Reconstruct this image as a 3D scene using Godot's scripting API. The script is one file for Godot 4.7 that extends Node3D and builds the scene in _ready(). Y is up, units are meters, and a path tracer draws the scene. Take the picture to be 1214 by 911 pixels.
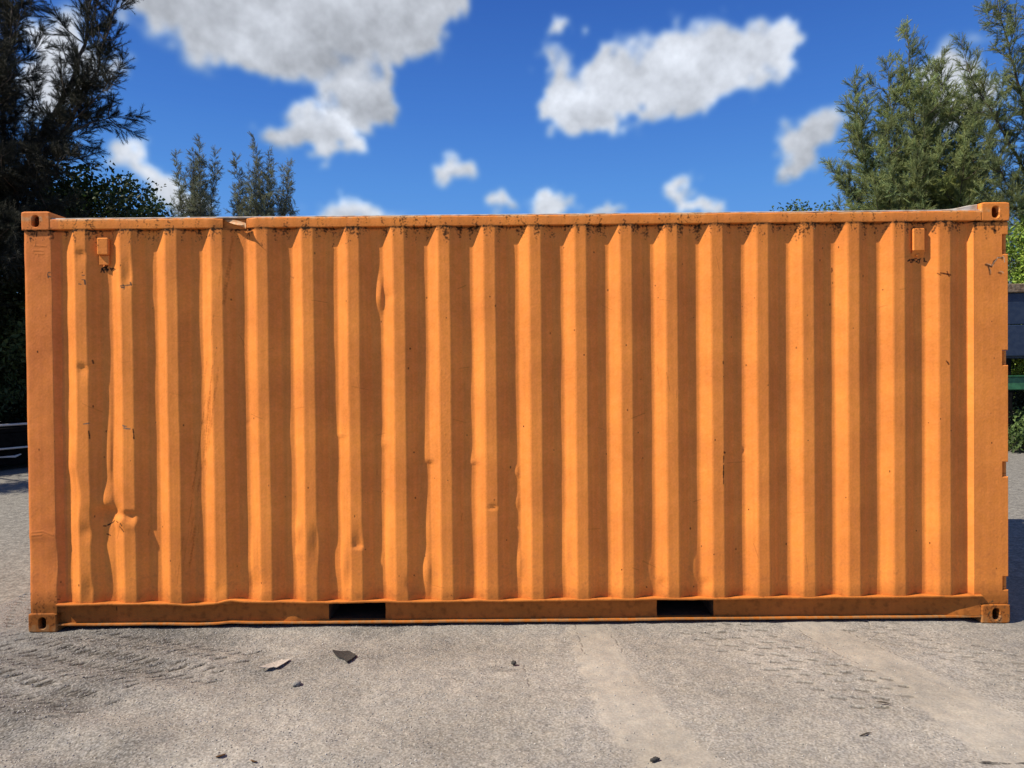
extends Node3D

# ------------------------------------------------------------------ mesh collector
class MB:
	var v := PackedVector3Array()
	var n := PackedVector3Array()
	var uv := PackedVector2Array()
	var ix := PackedInt32Array()
	func put(p: Vector3, nr: Vector3, t := Vector2.INF) -> int:
		v.append(p)
		n.append(nr)
		uv.append(Vector2((p.x + 3.03) / 6.06, (2.62 - p.y) / 2.62) if t == Vector2.INF else t)
		return v.size() - 1
	func tri(a: Vector3, b: Vector3, c: Vector3, out: Vector3) -> void:
		var nr := (b - a).cross(c - a)
		if nr.length_squared() < 1e-16:
			return
		if nr.dot(out) < 0.0:
			nr = -nr
		else:
			var s := b
			b = c
			c = s
		nr = nr.normalized()
		var k := put(a, nr)
		put(b, nr)
		put(c, nr)
		ix.append_array([k, k + 1, k + 2])
	func quad(a: Vector3, b: Vector3, c: Vector3, d: Vector3, out: Vector3) -> void:
		tri(a, b, c, out)
		tri(a, c, d, out)
	func box(lo: Vector3, hi: Vector3, bev := 0.0) -> void:
		var ce := (lo + hi) * 0.5
		var h := (hi - lo) * 0.5
		var b: float = minf(bev, 0.45 * minf(h.x, minf(h.y, h.z)))
		for ax in 3:
			var u := (ax + 1) % 3
			var w := (ax + 2) % 3
			for s in [-1.0, 1.0]:
				var o := Vector3.ZERO
				o[ax] = s
				var q: Array[Vector3] = []
				for k in [[-1, -1], [1, -1], [1, 1], [-1, 1]]:
					var p := Vector3.ZERO
					p[ax] = s * h[ax]
					p[u] = k[0] * (h[u] - b)
					p[w] = k[1] * (h[w] - b)
					q.append(ce + p)
				quad(q[0], q[1], q[2], q[3], o)
			if b > 0.0:
				for s in [-1.0, 1.0]:
					for t in [-1.0, 1.0]:
						var q: Array[Vector3] = []
						for e in [-1.0, 1.0]:
							var p := Vector3.ZERO
							p[ax] = e * (h[ax] - b)
							p[u] = s * h[u]
							p[w] = t * (h[w] - b)
							q.append(ce + p)
							p[u] = s * (h[u] - b)
							p[w] = t * h[w]
							q.append(ce + p)
						var o := Vector3.ZERO
						o[u] = s
						o[w] = t
						quad(q[0], q[1], q[3], q[2], o)
		if b > 0.0:
			for sx in [-1.0, 1.0]:
				for sy in [-1.0, 1.0]:
					for sz in [-1.0, 1.0]:
						var s := Vector3(sx, sy, sz)
						tri(ce + s * Vector3(h.x, h.y - b, h.z - b), ce + s * Vector3(h.x - b, h.y, h.z - b), ce + s * Vector3(h.x - b, h.y - b, h.z), s)
	func prism(poly: PackedVector2Array, z0: float, z1: float, bev := 0.0) -> void:
		# a shape in x and y, pulled from z0 (back) to z1 (front), front edge chamfered
		var k := poly.size()
		var area := 0.0
		for i in k:
			area += poly[i].cross(poly[(i + 1) % k])
		var sg := 1.0 if area > 0.0 else -1.0
		var inn := PackedVector2Array()
		for i in k:
			var e0 := (poly[i] - poly[(i + k - 1) % k]).normalized()
			var e1 := (poly[(i + 1) % k] - poly[i]).normalized()
			var n0 := Vector2(-e0.y, e0.x) * sg
			var n1 := Vector2(-e1.y, e1.x) * sg
			inn.append(poly[i] + (n0 + n1) * (bev / maxf(0.3, 1.0 + n0.dot(n1))))
		var ts := Geometry2D.triangulate_polygon(inn)
		for t in range(0, ts.size(), 3):
			var a := inn[ts[t]]
			var b := inn[ts[t + 1]]
			var c := inn[ts[t + 2]]
			tri(Vector3(a.x, a.y, z1), Vector3(b.x, b.y, z1), Vector3(c.x, c.y, z1), Vector3.BACK)
			tri(Vector3(a.x, a.y, z0), Vector3(b.x, b.y, z0), Vector3(c.x, c.y, z0), Vector3.FORWARD)
		for i in k:
			var j := (i + 1) % k
			var e := (poly[j] - poly[i]).normalized()
			var o := Vector3(e.y, -e.x, 0.0) * sg
			var a := poly[i]
			var b := poly[j]
			quad(Vector3(a.x, a.y, z0), Vector3(b.x, b.y, z0), Vector3(b.x, b.y, z1 - bev), Vector3(a.x, a.y, z1 - bev), o)
			if bev > 0.0:
				quad(Vector3(a.x, a.y, z1 - bev), Vector3(b.x, b.y, z1 - bev), Vector3(inn[j].x, inn[j].y, z1), Vector3(inn[i].x, inn[i].y, z1), o + Vector3.BACK)
	func tube(path: PackedVector3Array, rad: PackedFloat32Array, sides := 6) -> void:
		if path.size() < 2:
			return
		var start := v.size()
		var x := Vector3.ZERO
		for i in path.size():
			var d := (path[mini(i + 1, path.size() - 1)] - path[maxi(i - 1, 0)]).normalized()
			if i == 0:
				x = d.cross(Vector3(0.3, 0.2, 0.93)).normalized()
			x = (x - d * x.dot(d)).normalized()
			var y := d.cross(x)
			for s in sides:
				var a := TAU * s / sides
				var o := x * cos(a) + y * sin(a)
				put(path[i] + o * rad[i], o, Vector2(float(s) / sides, i * 0.3))
		for i in path.size() - 1:
			for s in sides:
				var a := start + i * sides + s
				var b := start + i * sides + (s + 1) % sides
				ix.append_array([a, a + sides, b, b, a + sides, b + sides])
	func grid(nx: int, ny: int, pts: PackedVector3Array, out: Vector3, uvs := PackedVector2Array()) -> void:
		# pts row by row; smooth normals that look towards out
		var start := v.size()
		var sum := 0.0
		for j in ny - 1:
			for i in nx - 1:
				sum += (pts[j * nx + i + 1] - pts[j * nx + i]).cross(pts[(j + 1) * nx + i] - pts[j * nx + i]).dot(out)
		var flip := sum > 0.0
		for j in ny:
			for i in nx:
				var a := pts[j * nx + maxi(i - 1, 0)]
				var b := pts[j * nx + mini(i + 1, nx - 1)]
				var c := pts[maxi(j - 1, 0) * nx + i]
				var d := pts[mini(j + 1, ny - 1) * nx + i]
				var nr := (b - a).cross(d - c).normalized()
				if not flip:
					nr = -nr
				put(pts[j * nx + i], nr, uvs[j * nx + i] if uvs.size() else Vector2.INF)
		for j in ny - 1:
			for i in nx - 1:
				var a := start + j * nx + i
				if flip:
					ix.append_array([a, a + nx, a + 1, a + 1, a + nx, a + nx + 1])
				else:
					ix.append_array([a, a + 1, a + nx, a + 1, a + nx + 1, a + nx])
	func mesh() -> ArrayMesh:
		var m := ArrayMesh.new()
		surface(m)
		return m
	func surface(m: ArrayMesh) -> void:
		var arr := []
		arr.resize(Mesh.ARRAY_MAX)
		arr[Mesh.ARRAY_VERTEX] = v
		arr[Mesh.ARRAY_NORMAL] = n
		arr[Mesh.ARRAY_TEX_UV] = uv
		arr[Mesh.ARRAY_INDEX] = ix
		m.add_surface_from_arrays(Mesh.PRIMITIVE_TRIANGLES, arr)

# ------------------------------------------------------------------ naming helpers
func part(called: String, mb, mat: Material, parent: Node) -> MeshInstance3D:
	var o := MeshInstance3D.new()
	o.name = called
	o.mesh = mb.mesh() if mb is MB else mb
	o.material_override = mat
	parent.add_child(o, true)
	return o

func thing(called: String, label: String, category: String, at := Vector3.ZERO, turn := 0.0, group := "") -> Node3D:
	var o := Node3D.new()
	o.name = called
	add_child(o, true)
	o.position = at
	o.rotation.y = turn
	tag(o, label, category, group)
	return o

func tag(o: Node, label: String, category := "", group := "") -> void:
	o.set_meta("label", label)
	if category:
		o.set_meta("category", category)
	if group:
		o.set_meta("group", group)

func noise(kind: int, freq: float, octaves: int, sd: int) -> FastNoiseLite:
	var f := FastNoiseLite.new()
	f.noise_type = kind
	f.frequency = freq
	f.fractal_type = FastNoiseLite.FRACTAL_FBM if octaves > 1 else FastNoiseLite.FRACTAL_NONE
	f.fractal_octaves = octaves
	f.seed = sd
	return f

func field(f: FastNoiseLite, w: int, h: int) -> PackedByteArray:
	var im := f.get_image(w, h)
	im.convert(Image.FORMAT_L8)
	return im.get_data()

func plain(c: Color, rough := 0.8, metal := 0.0) -> StandardMaterial3D:
	var m := StandardMaterial3D.new()
	m.albedo_color = c.linear_to_srgb()
	m.roughness = rough
	m.metallic = metal
	return m

func mottled(c: Color, c2: Color, scale: float, rough: float, sd: int, bump := 0.0) -> StandardMaterial3D:
	# a surface whose base colour wanders between two tones
	var m := StandardMaterial3D.new()
	var f := noise(FastNoiseLite.TYPE_SIMPLEX_SMOOTH, 0.03, 5, sd)
	var im := f.get_seamless_image(256, 256)
	im.convert(Image.FORMAT_L8)
	var d := im.get_data()
	var o := PackedByteArray()
	o.resize(256 * 256 * 3)
	for k in d.size():
		var q := c.lerp(c2, smoothstep(0.25, 0.75, d[k] / 255.0)).linear_to_srgb()
		o[k * 3] = int(q.r * 255.0)
		o[k * 3 + 1] = int(q.g * 255.0)
		o[k * 3 + 2] = int(q.b * 255.0)
	m.albedo_texture = ImageTexture.create_from_image(Image.create_from_data(256, 256, false, Image.FORMAT_RGB8, o))
	if bump > 0.0:
		m.heightmap_enabled = true
		m.heightmap_texture = ImageTexture.create_from_image(im)
		m.heightmap_scale = bump
	m.roughness = rough
	m.uv1_triplanar = true
	m.uv1_world_triplanar = true
	m.uv1_scale = Vector3.ONE * scale
	return m

# ------------------------------------------------------------------ sky
const CLOUDS := {
	"grey_bank": [0.79, [[-25.2, 25.9, 3.4, 1.9], [-21.3, 25.0, 5.7, 3.1], [-17.1, 26.1, 7.0, 3.6], [-11.4, 27.1, 6.6, 3.3], [-6.8, 27.7, 2.7, 2.1], [-18.0, 23.2, 3.8, 1.6], [-8.2, 25.7, 3.3, 1.7], [-17.6, 30.0, 13.0, 4.5]]],
	"grey_tail": [0.79, [[-12.2, 21.3, 2.5, 1.6], [-10.9, 20.3, 2.2, 1.5], [-9.9, 21.9, 1.0, 1.7], [-17.8, 17.7, 2.0, 0.8]]],
	"bright_puff": [0.875, [[-15.0, 18.6, 2.5, 1.6], [-13.8, 17.8, 1.8, 1.2], [-16.5, 17.9, 1.4, 0.8]]],
	"long_cloud": [0.885, [[3.5, 22.6, 1.0, 2.3], [4.0, 20.5, 1.6, 1.4], [7.4, 21.1, 3.4, 2.3], [10.9, 22.2, 3.9, 2.4], [14.9, 22.7, 4.1, 2.5], [17.9, 22.8, 3.1, 2.1], [20.5, 23.0, 1.1, 1.5], [5.8, 19.8, 2.8, 1.1], [12.9, 20.3, 3.8, 1.0]]],
	"small_puffs": [0.865, [[-4.2, 16.1, 1.7, 0.9], [4.5, 25.9, 0.7, 0.6], [-0.6, 13.4, 0.9, 0.8], [2.9, 13.2, 1.6, 0.8], [7.2, 12.7, 1.6, 0.5], [13.4, 13.9, 1.1, 0.9], [14.9, 12.7, 1.9, 0.6]]],
	"low_puffs": [0.90, [[-12.2, 12.6, 3.1, 0.9], [-25.7, 14.1, 1.4, 1.0], [-25.0, 12.8, 1.7, 1.2], [-27.5, 14.8, 1.2, 0.7], [-28.1, 15.6, 0.9, 0.5]]],
	"dull_puffs": [0.78, [[21.8, 16.4, 1.4, 1.6], [23.8, 17.4, 1.6, 1.0], [22.5, 15.4, 1.4, 0.8], [21.2, 14.4, 0.7, 0.4], [-28.5, 20.9, 0.7, 0.5]]],
	"edge_clouds": [0.84, [[31.4, 20.0, 1.5, 1.5], [32.2, 17.9, 1.9, 1.7], [30.2, 18.5, 1.2, 2.0], [-31.7, 21.2, 2.2, 2.4], [-32.7, 18.6, 1.4, 2.0]]],
}

func air(el: float) -> Color:
	var g := Gradient.new()
	g.offsets = PackedFloat32Array([0.0, 0.11, 0.16, 0.22, 0.31, 0.55, 1.0])
	g.colors = PackedColorArray([Color8(140, 182, 232), Color8(104, 161, 230), Color8(88, 147, 222), Color8(71, 126, 208), Color8(54, 101, 184), Color8(44, 84, 158), Color8(38, 72, 138)])
	return g.sample(clampf(el / 90.0, 0.0, 1.0))

func make_sky() -> Image:
	var w := 4096
	var h := 2048
	# the sky at large: scattered cumulus, coarse
	var lw := 1024
	var lh := 512
	var lo := Image.create(lw, lh, false, Image.FORMAT_RGB8)
	var f := noise(FastNoiseLite.TYPE_SIMPLEX_SMOOTH, 1.0, 6, 11)
	for j in lh:
		var el := 90.0 - (j + 0.5) / lh * 180.0
		var a := air(el)
		if el < -1.0:
			lo.fill_rect(Rect2i(0, j, lw, lh - j), Color8(120, 128, 132))
			break
		var y := sin(deg_to_rad(el))
		var fade := smoothstep(0.02, 0.12, y)
		for i in lw:
			var az := deg_to_rad((i + 0.5) / lw * 360.0 - 180.0)
			var p := Vector2(sin(az), -cos(az)) * cos(deg_to_rad(el)) / (y + 0.12)
			var d := f.get_noise_2d(p.x * 1.1, p.y * 1.1)
			var al := smoothstep(0.10, 0.34, d) * fade
			var b := 0.86 - 0.22 * smoothstep(0.2, 0.55, d)
			lo.set_pixel(i, j, a.lerp(Color(b * 0.97, b * 0.98, b), al * 0.9))
	lo.resize(w, h, Image.INTERPOLATE_CUBIC)
	# the clouds over the yard, in degrees of azimuth and height
	var px := w / 360.0
	var x0 := int((180.0 - 46.0) * px)
	var x1 := int((180.0 + 46.0) * px)
	var y0 := int((90.0 - 40.0) * px)
	var y1 := int((90.0 - 0.0) * px)
	var nw := x1 - x0
	var nh := y1 - y0
	var dens := PackedFloat32Array()
	dens.resize(nw * nh)
	var tone := PackedFloat32Array()
	tone.resize(nw * nh)
	var f1 := noise(FastNoiseLite.TYPE_SIMPLEX_SMOOTH, 0.34, 6, 5)
	f1.fractal_gain = 0.55
	var f2 := noise(FastNoiseLite.TYPE_SIMPLEX_SMOOTH, 0.16, 3, 8)
	var f3 := noise(FastNoiseLite.TYPE_SIMPLEX_SMOOTH, 0.34, 3, 15)
	f3.fractal_gain = 0.45
	for key in CLOUDS:
		var bright: float = CLOUDS[key][0]
		for b in CLOUDS[key][1]:
			var cx: float = b[0]
			var cy: float = b[1]
			var rx: float = b[2] * 1.33
			var ry: float = b[3] * 1.33
			var ia := maxi(0, int((cx - rx + 180.0) * px) - x0)
			var ib := mini(nw, int((cx + rx + 180.0) * px) - x0)
			var ja := maxi(0, int((90.0 - cy - ry) * px) - y0)
			var jb := mini(nh, int((90.0 - cy + ry) * px) - y0)
			for j in range(ja, jb):
				var dy := (90.0 - (j + y0) / px - cy) / ry
				for i in range(ia, ib):
					var dx := ((i + x0) / px - 180.0 - cx) / rx
					var q := 1.0 - dx * dx - dy * dy
					if q > 0.0:
						var k := j * nw + i
						var s := dens[k] + q
						tone[k] = (tone[k] * dens[k] + (bright + 0.05 * dy) * q) / s
						dens[k] = s
	var veil := PackedFloat32Array()
	veil.resize(nw * nh)
	var shade := PackedFloat32Array()
	shade.resize(nw * nh)
	for j in nh:
		var el := 90.0 - (j + y0 + 0.5) / px
		for i in nw:
			var az := (i + x0 + 0.5) / px - 180.0
			shade[j * nw + i] = 0.84
			var wx := 1.5 * f3.get_noise_2d(az * 0.9, el * 1.1) + 0.60 * f3.get_noise_2d(az * 3.1 + 50.0, el * 3.6)
			var wy := 0.9 * f3.get_noise_2d(az * 0.9 + 200.0, el * 1.1) + 0.40 * f3.get_noise_2d(az * 3.1 + 150.0, el * 3.6)
			var sx := clampf(i + wx * px, 0.0, nw - 2.0)
			var sy := clampf(j + wy * px, 0.0, nh - 2.0)
			var k := int(sy) * nw + int(sx)
			var q := lerpf(lerpf(dens[k], dens[k + 1], sx - int(sx)), lerpf(dens[k + nw], dens[k + nw + 1], sx - int(sx)), sy - int(sy))
			if q > 0.0:
				var n1 := f1.get_noise_2d(az, el * 1.25)
				var n2 := f2.get_noise_2d(az + 40.0, el * 1.5)
				var n3 := f1.get_noise_2d(az * 3.7 + 11.0, el * 4.2)
				var edge := 1.0 - smoothstep(0.25, 1.0, q)
				var d := minf(q, 1.0) * 1.30 + (n1 * 0.70 + n3 * 0.14) * (0.25 + 0.75 * edge) + n2 * 0.2
				var al := smoothstep(0.12, 1.10, d)
				al = al * (0.25 + 0.75 * smoothstep(0.0, 0.7, q))
				var t := tone[k] if tone[k] > 0.6 else 0.84
				var b := t + 0.07 * n1 + 0.12 * n2 + 0.03 * n3 + 0.03 * edge
				veil[j * nw + i] = al
				shade[j * nw + i] = b
	# soften the edges, along the rows and then down the columns
	for turn in 4:
		var across := turn % 2 == 0
		var outer := nh if across else nw
		var inner := nw if across else nh
		var hop := 1 if across else nw
		var soft := veil.duplicate()
		for u in outer:
			var at := u * nw if across else u
			var run := 0.0
			for v in inner:
				run += veil[at + v * hop]
				if v >= 5:
					run -= veil[at + (v - 5) * hop]
				if v >= 2:
					soft[at + (v - 2) * hop] = run / 5.0
		veil = soft
	for j in nh:
		var el := 90.0 - (j + y0 + 0.5) / px
		var a := air(el)
		var edge_y := smoothstep(0.0, 4.0, 40.0 - el) * smoothstep(4.0, 9.0, el)
		for i in nw:
			var az := (i + x0 + 0.5) / px - 180.0
			var inside := smoothstep(0.0, 6.0, 46.0 - absf(az)) * edge_y
			if inside <= 0.0:
				continue
			var b := shade[j * nw + i]
			var c := a.lerp(Color(b * 0.962, b * 0.982, b * 1.02), clampf(veil[j * nw + i], 0.0, 1.0) * 0.97)
			lo.set_pixel(i + x0, j + y0, lo.get_pixel(i + x0, j + y0).lerp(c, inside))
	return lo

# ------------------------------------------------------------------ container paint
const TW := 2048
const TH := 886
var paint: StandardMaterial3D       # the painted side, its wear laid over it once
var paint_plain: StandardMaterial3D # the faces round the corner
var M := {}

func tx(p: Vector2) -> Vector2:
	return Vector2((p.x + 3.03) / 6.06 * TW, (2.62 - p.y) / 2.62 * TH)

func stroke(im: Image, a: Vector2, b: Vector2, w: float, c: Color, alpha: float) -> void:
	var lo := a.min(b) - Vector2.ONE * (w + 1.0)
	var hi := a.max(b) + Vector2.ONE * (w + 1.0)
	var ab := b - a
	var l2 := maxf(ab.length_squared(), 1e-6)
	for y in range(maxi(0, int(lo.y)), mini(im.get_height(), int(hi.y) + 1)):
		for x in range(maxi(0, int(lo.x)), mini(im.get_width(), int(hi.x) + 1)):
			var p := Vector2(x + 0.5, y + 0.5)
			var d := p.distance_to(a + ab * clampf((p - a).dot(ab) / l2, 0.0, 1.0))
			var k := alpha * (1.0 - smoothstep(w * 0.4, w + 0.5, d))
			if k > 0.0:
				im.set_pixel(x, y, im.get_pixel(x, y).lerp(c, k))

func scrawl(im: Image, a: Vector2, b: Vector2, w: float, c: Color, alpha: float, rng: RandomNumberGenerator, jit := 0.25) -> void:
	# an uneven line in metres on the side of the container
	var p := tx(a)
	var q := tx(b)
	var k := maxi(2, int(p.distance_to(q) / 6.0))
	var last := p
	for i in range(1, k + 1):
		var nx := p.lerp(q, float(i) / k) + Vector2(rng.randf_range(-1, 1), rng.randf_range(-1, 1)) * jit * 5.0
		if rng.randf() > 0.18:
			stroke(im, last, nx, w * rng.randf_range(0.6, 1.3), c, alpha * rng.randf_range(0.5, 1.0))
		last = nx

func make_paint() -> void:
	var rng := RandomNumberGenerator.new()
	rng.seed = 77
	var big := field(noise(FastNoiseLite.TYPE_SIMPLEX_SMOOTH, 0.006, 4, 1), TW, TH)
	var fine := field(noise(FastNoiseLite.TYPE_SIMPLEX_SMOOTH, 0.16, 3, 2), TW, TH)
	var mid := field(noise(FastNoiseLite.TYPE_SIMPLEX_SMOOTH, 0.045, 4, 3), TW, TH)
	var st := noise(FastNoiseLite.TYPE_SIMPLEX_SMOOTH, 0.09, 3, 4).get_image(TW, 24)
	st.convert(Image.FORMAT_L8)
	st.resize(TW, TH, Image.INTERPOLATE_CUBIC)
	var streak := st.get_data()
	var dr := noise(FastNoiseLite.TYPE_SIMPLEX_SMOOTH, 0.055, 4, 9).get_image(TW, TH / 5)
	dr.convert(Image.FORMAT_L8)
	dr.resize(TW, TH, Image.INTERPOLATE_CUBIC)
	var drip := dr.get_data()
	var o := PackedByteArray()
	o.resize(TW * TH * 3)
	var hb := PackedByteArray()
	hb.resize(TW * TH)
	var k := 0
	for j in TH:
		var y := 2.62 - (j + 0.5) / TH * 2.62
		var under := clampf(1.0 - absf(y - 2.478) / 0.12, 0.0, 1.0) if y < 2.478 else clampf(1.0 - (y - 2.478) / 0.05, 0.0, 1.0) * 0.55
		var rail := 1.0 if y > 2.48 and y < 2.56 else 0.0
		var low := 1.0 - smoothstep(0.155, 0.19, y)
		var skirt := (1.0 - smoothstep(0.16, 0.7, y)) * 0.35
		for i in TW:
			var x_m := -3.03 + 6.06 * i / TW
			var b := big[k] / 255.0
			var f := fine[k] / 255.0
			var m := mid[k] / 255.0
			var s := streak[k] / 255.0
			var d := drip[k] / 255.0
			var g := 1.0 + (b - 0.5) * 0.12 + (f - 0.5) * 0.08 + (m - 0.5) * 0.05 + (s - 0.5) * 0.07
			var r := g * (0.928 if x_m > -2.8 else 0.875)
			var gg := g * ((0.566 if x_m > -2.8 else 0.520) + (b - 0.5) * 0.02)
			var bb := g * (0.268 + (m - 0.5) * 0.03)
			# mould, soot and a painted shade line under the roof rail; runs on it
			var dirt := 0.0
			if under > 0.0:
				dirt = smoothstep(0.70 - 0.30 * under, 1.00 - 0.30 * under, d * 0.5 + m * 0.32 + f * 0.18 + (f - 0.5) * 0.30) * 0.8 + 0.55 * smoothstep(0.86, 0.98, under) * (0.4 + f)  # the continuous line joins dirt with the rail shadow, put into the colour
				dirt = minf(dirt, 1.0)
			if rail > 0.0:
				dirt = maxf(dirt, 0.7 * smoothstep(0.58, 0.92, d * 0.6 + f * 0.4 + (f - 0.5) * 0.3 + (b - 0.5) * 0.35))
			# chips through to dark primer
			if f > 0.90 and b > 0.47:
				dirt = maxf(dirt, smoothstep(0.90, 0.97, f) * 0.7 * smoothstep(0.44, 0.6, b))
			if rail > 0.0 and y > 2.524:
				var wear_and_sun := 0.65 * smoothstep(0.38, 0.62, m * 0.5 + b * 0.5) * smoothstep(2.524, 2.537, y)  # pale peeled top edge, with its sunlit look painted in
				r = lerpf(r, 0.80, wear_and_sun)
				gg = lerpf(gg, 0.66, wear_and_sun)
				bb = lerpf(bb, 0.50, wear_and_sun)
			# road dirt low down; rib feet browned in the colour to offset bounced glow
			var brown := low * (0.58 + 0.12 * (m - 0.5) + 0.35 * (b - 0.5) + 0.15 * (s - 0.5)) + skirt * 0.7 * smoothstep(0.5, 0.95, m) + 0.28 * (1.0 - smoothstep(0.185, 0.27, y)) * (1.0 - low) + (0.16 * low if x_m < -2.5 else 0.0)
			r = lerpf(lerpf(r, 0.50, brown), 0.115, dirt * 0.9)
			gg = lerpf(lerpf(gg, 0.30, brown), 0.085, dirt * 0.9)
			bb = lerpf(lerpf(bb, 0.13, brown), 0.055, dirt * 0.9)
			if y < 0.0505:
				var dust := 0.5 * smoothstep(0.3, 0.7, m * 0.6 + s * 0.4)
				r = lerpf(r, 0.66, dust)
				gg = lerpf(gg, 0.55, dust)
				bb = lerpf(bb, 0.42, dust)
			o[k * 3] = clampi(int(r * 255.0), 0, 255)
			o[k * 3 + 1] = clampi(int(gg * 255.0), 0, 255)
			o[k * 3 + 2] = clampi(int(bb * 255.0), 0, 255)
			hb[k] = clampi(int(127.0 + (f - 0.5) * 60.0 + (m - 0.5) * 40.0 + (b - 0.5) * 50.0 - dirt * 14.0), 0, 255)
			k += 1
	var im := Image.create_from_data(TW, TH, false, Image.FORMAT_RGB8, o)
	var hm := Image.create_from_data(TW, TH, false, Image.FORMAT_L8, hb)
	var dark := Color(0.09, 0.07, 0.06)
	var slate := Color(0.20, 0.22, 0.24)
	# long slanting rub where something was dragged up the side
	for q in 26:
		var t := rng.randf()
		var a := Vector2(-2.075 + 0.27 * t + rng.randf_range(-0.05, 0.05), 0.24 + 1.9 * t)
		var l := rng.randf_range(0.12, 0.5)
		scrawl(im, a, a + Vector2(0.27, 1.9).normalized() * l, rng.randf_range(0.8, 2.4), Color(0.36, 0.18, 0.06), rng.randf_range(0.06, 0.20), rng, 0.15)
	# grey scribbles left on the first ribs
	for q in [[-2.89, 2.225, -2.86, 2.215], [-2.875, 2.225, -2.872, 2.185], [-2.885, 2.20, -2.862, 2.195], [-2.675, 2.195, -2.645, 2.195], [-2.645, 2.195, -2.642, 2.145], [-2.68, 2.145, -2.645, 2.143], [-2.66, 2.17, -2.64, 2.17], [-2.425, 2.13, -2.365, 2.14], [-2.365, 2.15, -2.362, 2.12], [-2.42, 2.12, -2.39, 2.118], [-2.41, 2.14, -2.40, 2.11]]:
		scrawl(im, Vector2(q[0], q[1]), Vector2(q[2], q[3]), 1.3, slate, 0.95, rng, 0.3)
	for q in [[-2.425, 1.272, -2.385, 1.268], [-2.42, 1.258, -2.378, 1.255], [-2.425, 1.275, -2.405, 1.255], [-2.665, 1.285, -2.635, 1.287]]:
		scrawl(im, Vector2(q[0], q[1]), Vector2(q[2], q[3]), 1.3, Color(0.34, 0.37, 0.42), 0.95, rng, 0.2)
	for q in [[-2.362, 1.25, -2.362, 1.19], [-2.36, 1.20, -2.352, 1.185], [-2.545, 0.655, -2.50, 0.685], [-2.50, 0.685, -2.465, 0.675], [-2.46, 0.69, -2.44, 0.66], [-2.455, 0.65, -2.43, 0.62], [-2.545, 0.655, -2.57, 0.65], [-2.55, 0.60, -2.53, 0.59], [-2.61, 1.70, -2.605, 1.66], [-2.635, 1.24, -2.63, 1.20]]:
		scrawl(im, Vector2(q[0], q[1]), Vector2(q[2], q[3]), 1.2, dark, 0.9, rng, 0.3)
	# a rusty run on the edge of a rib to the right, chips near the post
	scrawl(im, Vector2(1.265, 1.05), Vector2(1.262, 0.86), 1.2, dark, 0.95, rng, 0.12)
	for q in [[1.27, 1.075, 1.275, 1.07], [1.265, 1.63, 1.268, 1.60], [2.635, 1.62, 2.65, 1.60], [2.60, 2.16, 2.66, 2.15], [2.57, 2.165, 2.60, 2.15], [2.64, 2.17, 2.65, 2.14], [1.95, 2.2, 1.95, 2.18]]:
		scrawl(im, Vector2(q[0], q[1]), Vector2(q[2], q[3]), 1.5, Color(0.22, 0.10, 0.05), 0.8, rng, 0.2)
	for q in [[2.885, 2.21, 2.92, 2.20], [2.90, 2.20, 2.91, 2.15], [2.92, 2.20, 2.95, 2.245], [2.95, 2.245, 2.985, 2.255], [2.985, 2.255, 2.99, 2.22], [2.965, 2.16, 2.985, 2.15]]:
		scrawl(im, Vector2(q[0], q[1]), Vector2(q[2], q[3]), 2.2, Color(0.30, 0.20, 0.13), 0.9, rng, 0.3)
		scrawl(im, Vector2(q[0], q[1]) + Vector2(0.006, 0.008), Vector2(q[2], q[3]) + Vector2(0.008, 0.006), 0.8, Color(0.80, 0.76, 0.70), 0.8, rng, 0.3)
	# rust below the two vents and the corner holes
	for cx in [-2.53, 2.47]:
		for q in 16:
			var a := Vector2(cx + rng.randf_range(-0.05, 0.05), 2.245 + rng.randf_range(-0.012, 0.012))
			stroke(im, tx(a), tx(a + Vector2(rng.randf_range(-0.02, 0.02), -rng.randf() * 0.02)), rng.randf_range(0.7, 1.8), dark, 0.7)
	for q in [[-2.94, 2.46, -2.94, 2.44], [2.94, 2.44, 2.942, 2.40], [2.93, 2.425, 2.95, 2.415]]:
		scrawl(im, Vector2(q[0], q[1]), Vector2(q[2], q[3]), 2.0, dark, 0.9, rng, 0.3)
	# pitted, peeling patch low on the left post and corner
	for q in 60:
		var a := Vector2(rng.randf_range(-3.02, -2.84), rng.randf_range(0.02, 0.24))
		stroke(im, tx(a), tx(a + Vector2(rng.randf_range(-0.012, 0.012), rng.randf_range(-0.012, 0.012))), rng.randf_range(0.5, 1.8), Color(0.30, 0.17, 0.09), rng.randf_range(0.2, 0.7))
	for q in 70:
		var a := Vector2(rng.randf_range(2.84, 3.03), rng.randf_range(0.0, 0.13))
		stroke(im, tx(a), tx(a + Vector2(rng.randf_range(-0.014, 0.014), rng.randf_range(-0.014, 0.014))), rng.randf_range(0.5, 1.6), [Color(0.30, 0.27, 0.20), Color(0.25, 0.13, 0.08)][q % 2], rng.randf_range(0.2, 0.7))
	scrawl(im, Vector2(-2.50, 0.16), Vector2(-2.502, 0.05), 1.2, Color(0.16, 0.10, 0.06), 0.9, rng, 0.08)
	# hairline scratches
	for q in 50:
		var a := Vector2(rng.randf_range(-2.7, 2.7), rng.randf_range(0.25, 2.35))
		var d := Vector2.from_angle(rng.randf_range(-0.5, 0.5) + (PI / 2 if q % 3 == 0 else 0.0)) * rng.randf_range(0.03, 0.12)
		stroke(im, tx(a), tx(a + d), 0.6, Color(0.40, 0.21, 0.08), rng.randf_range(0.08, 0.3))
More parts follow.
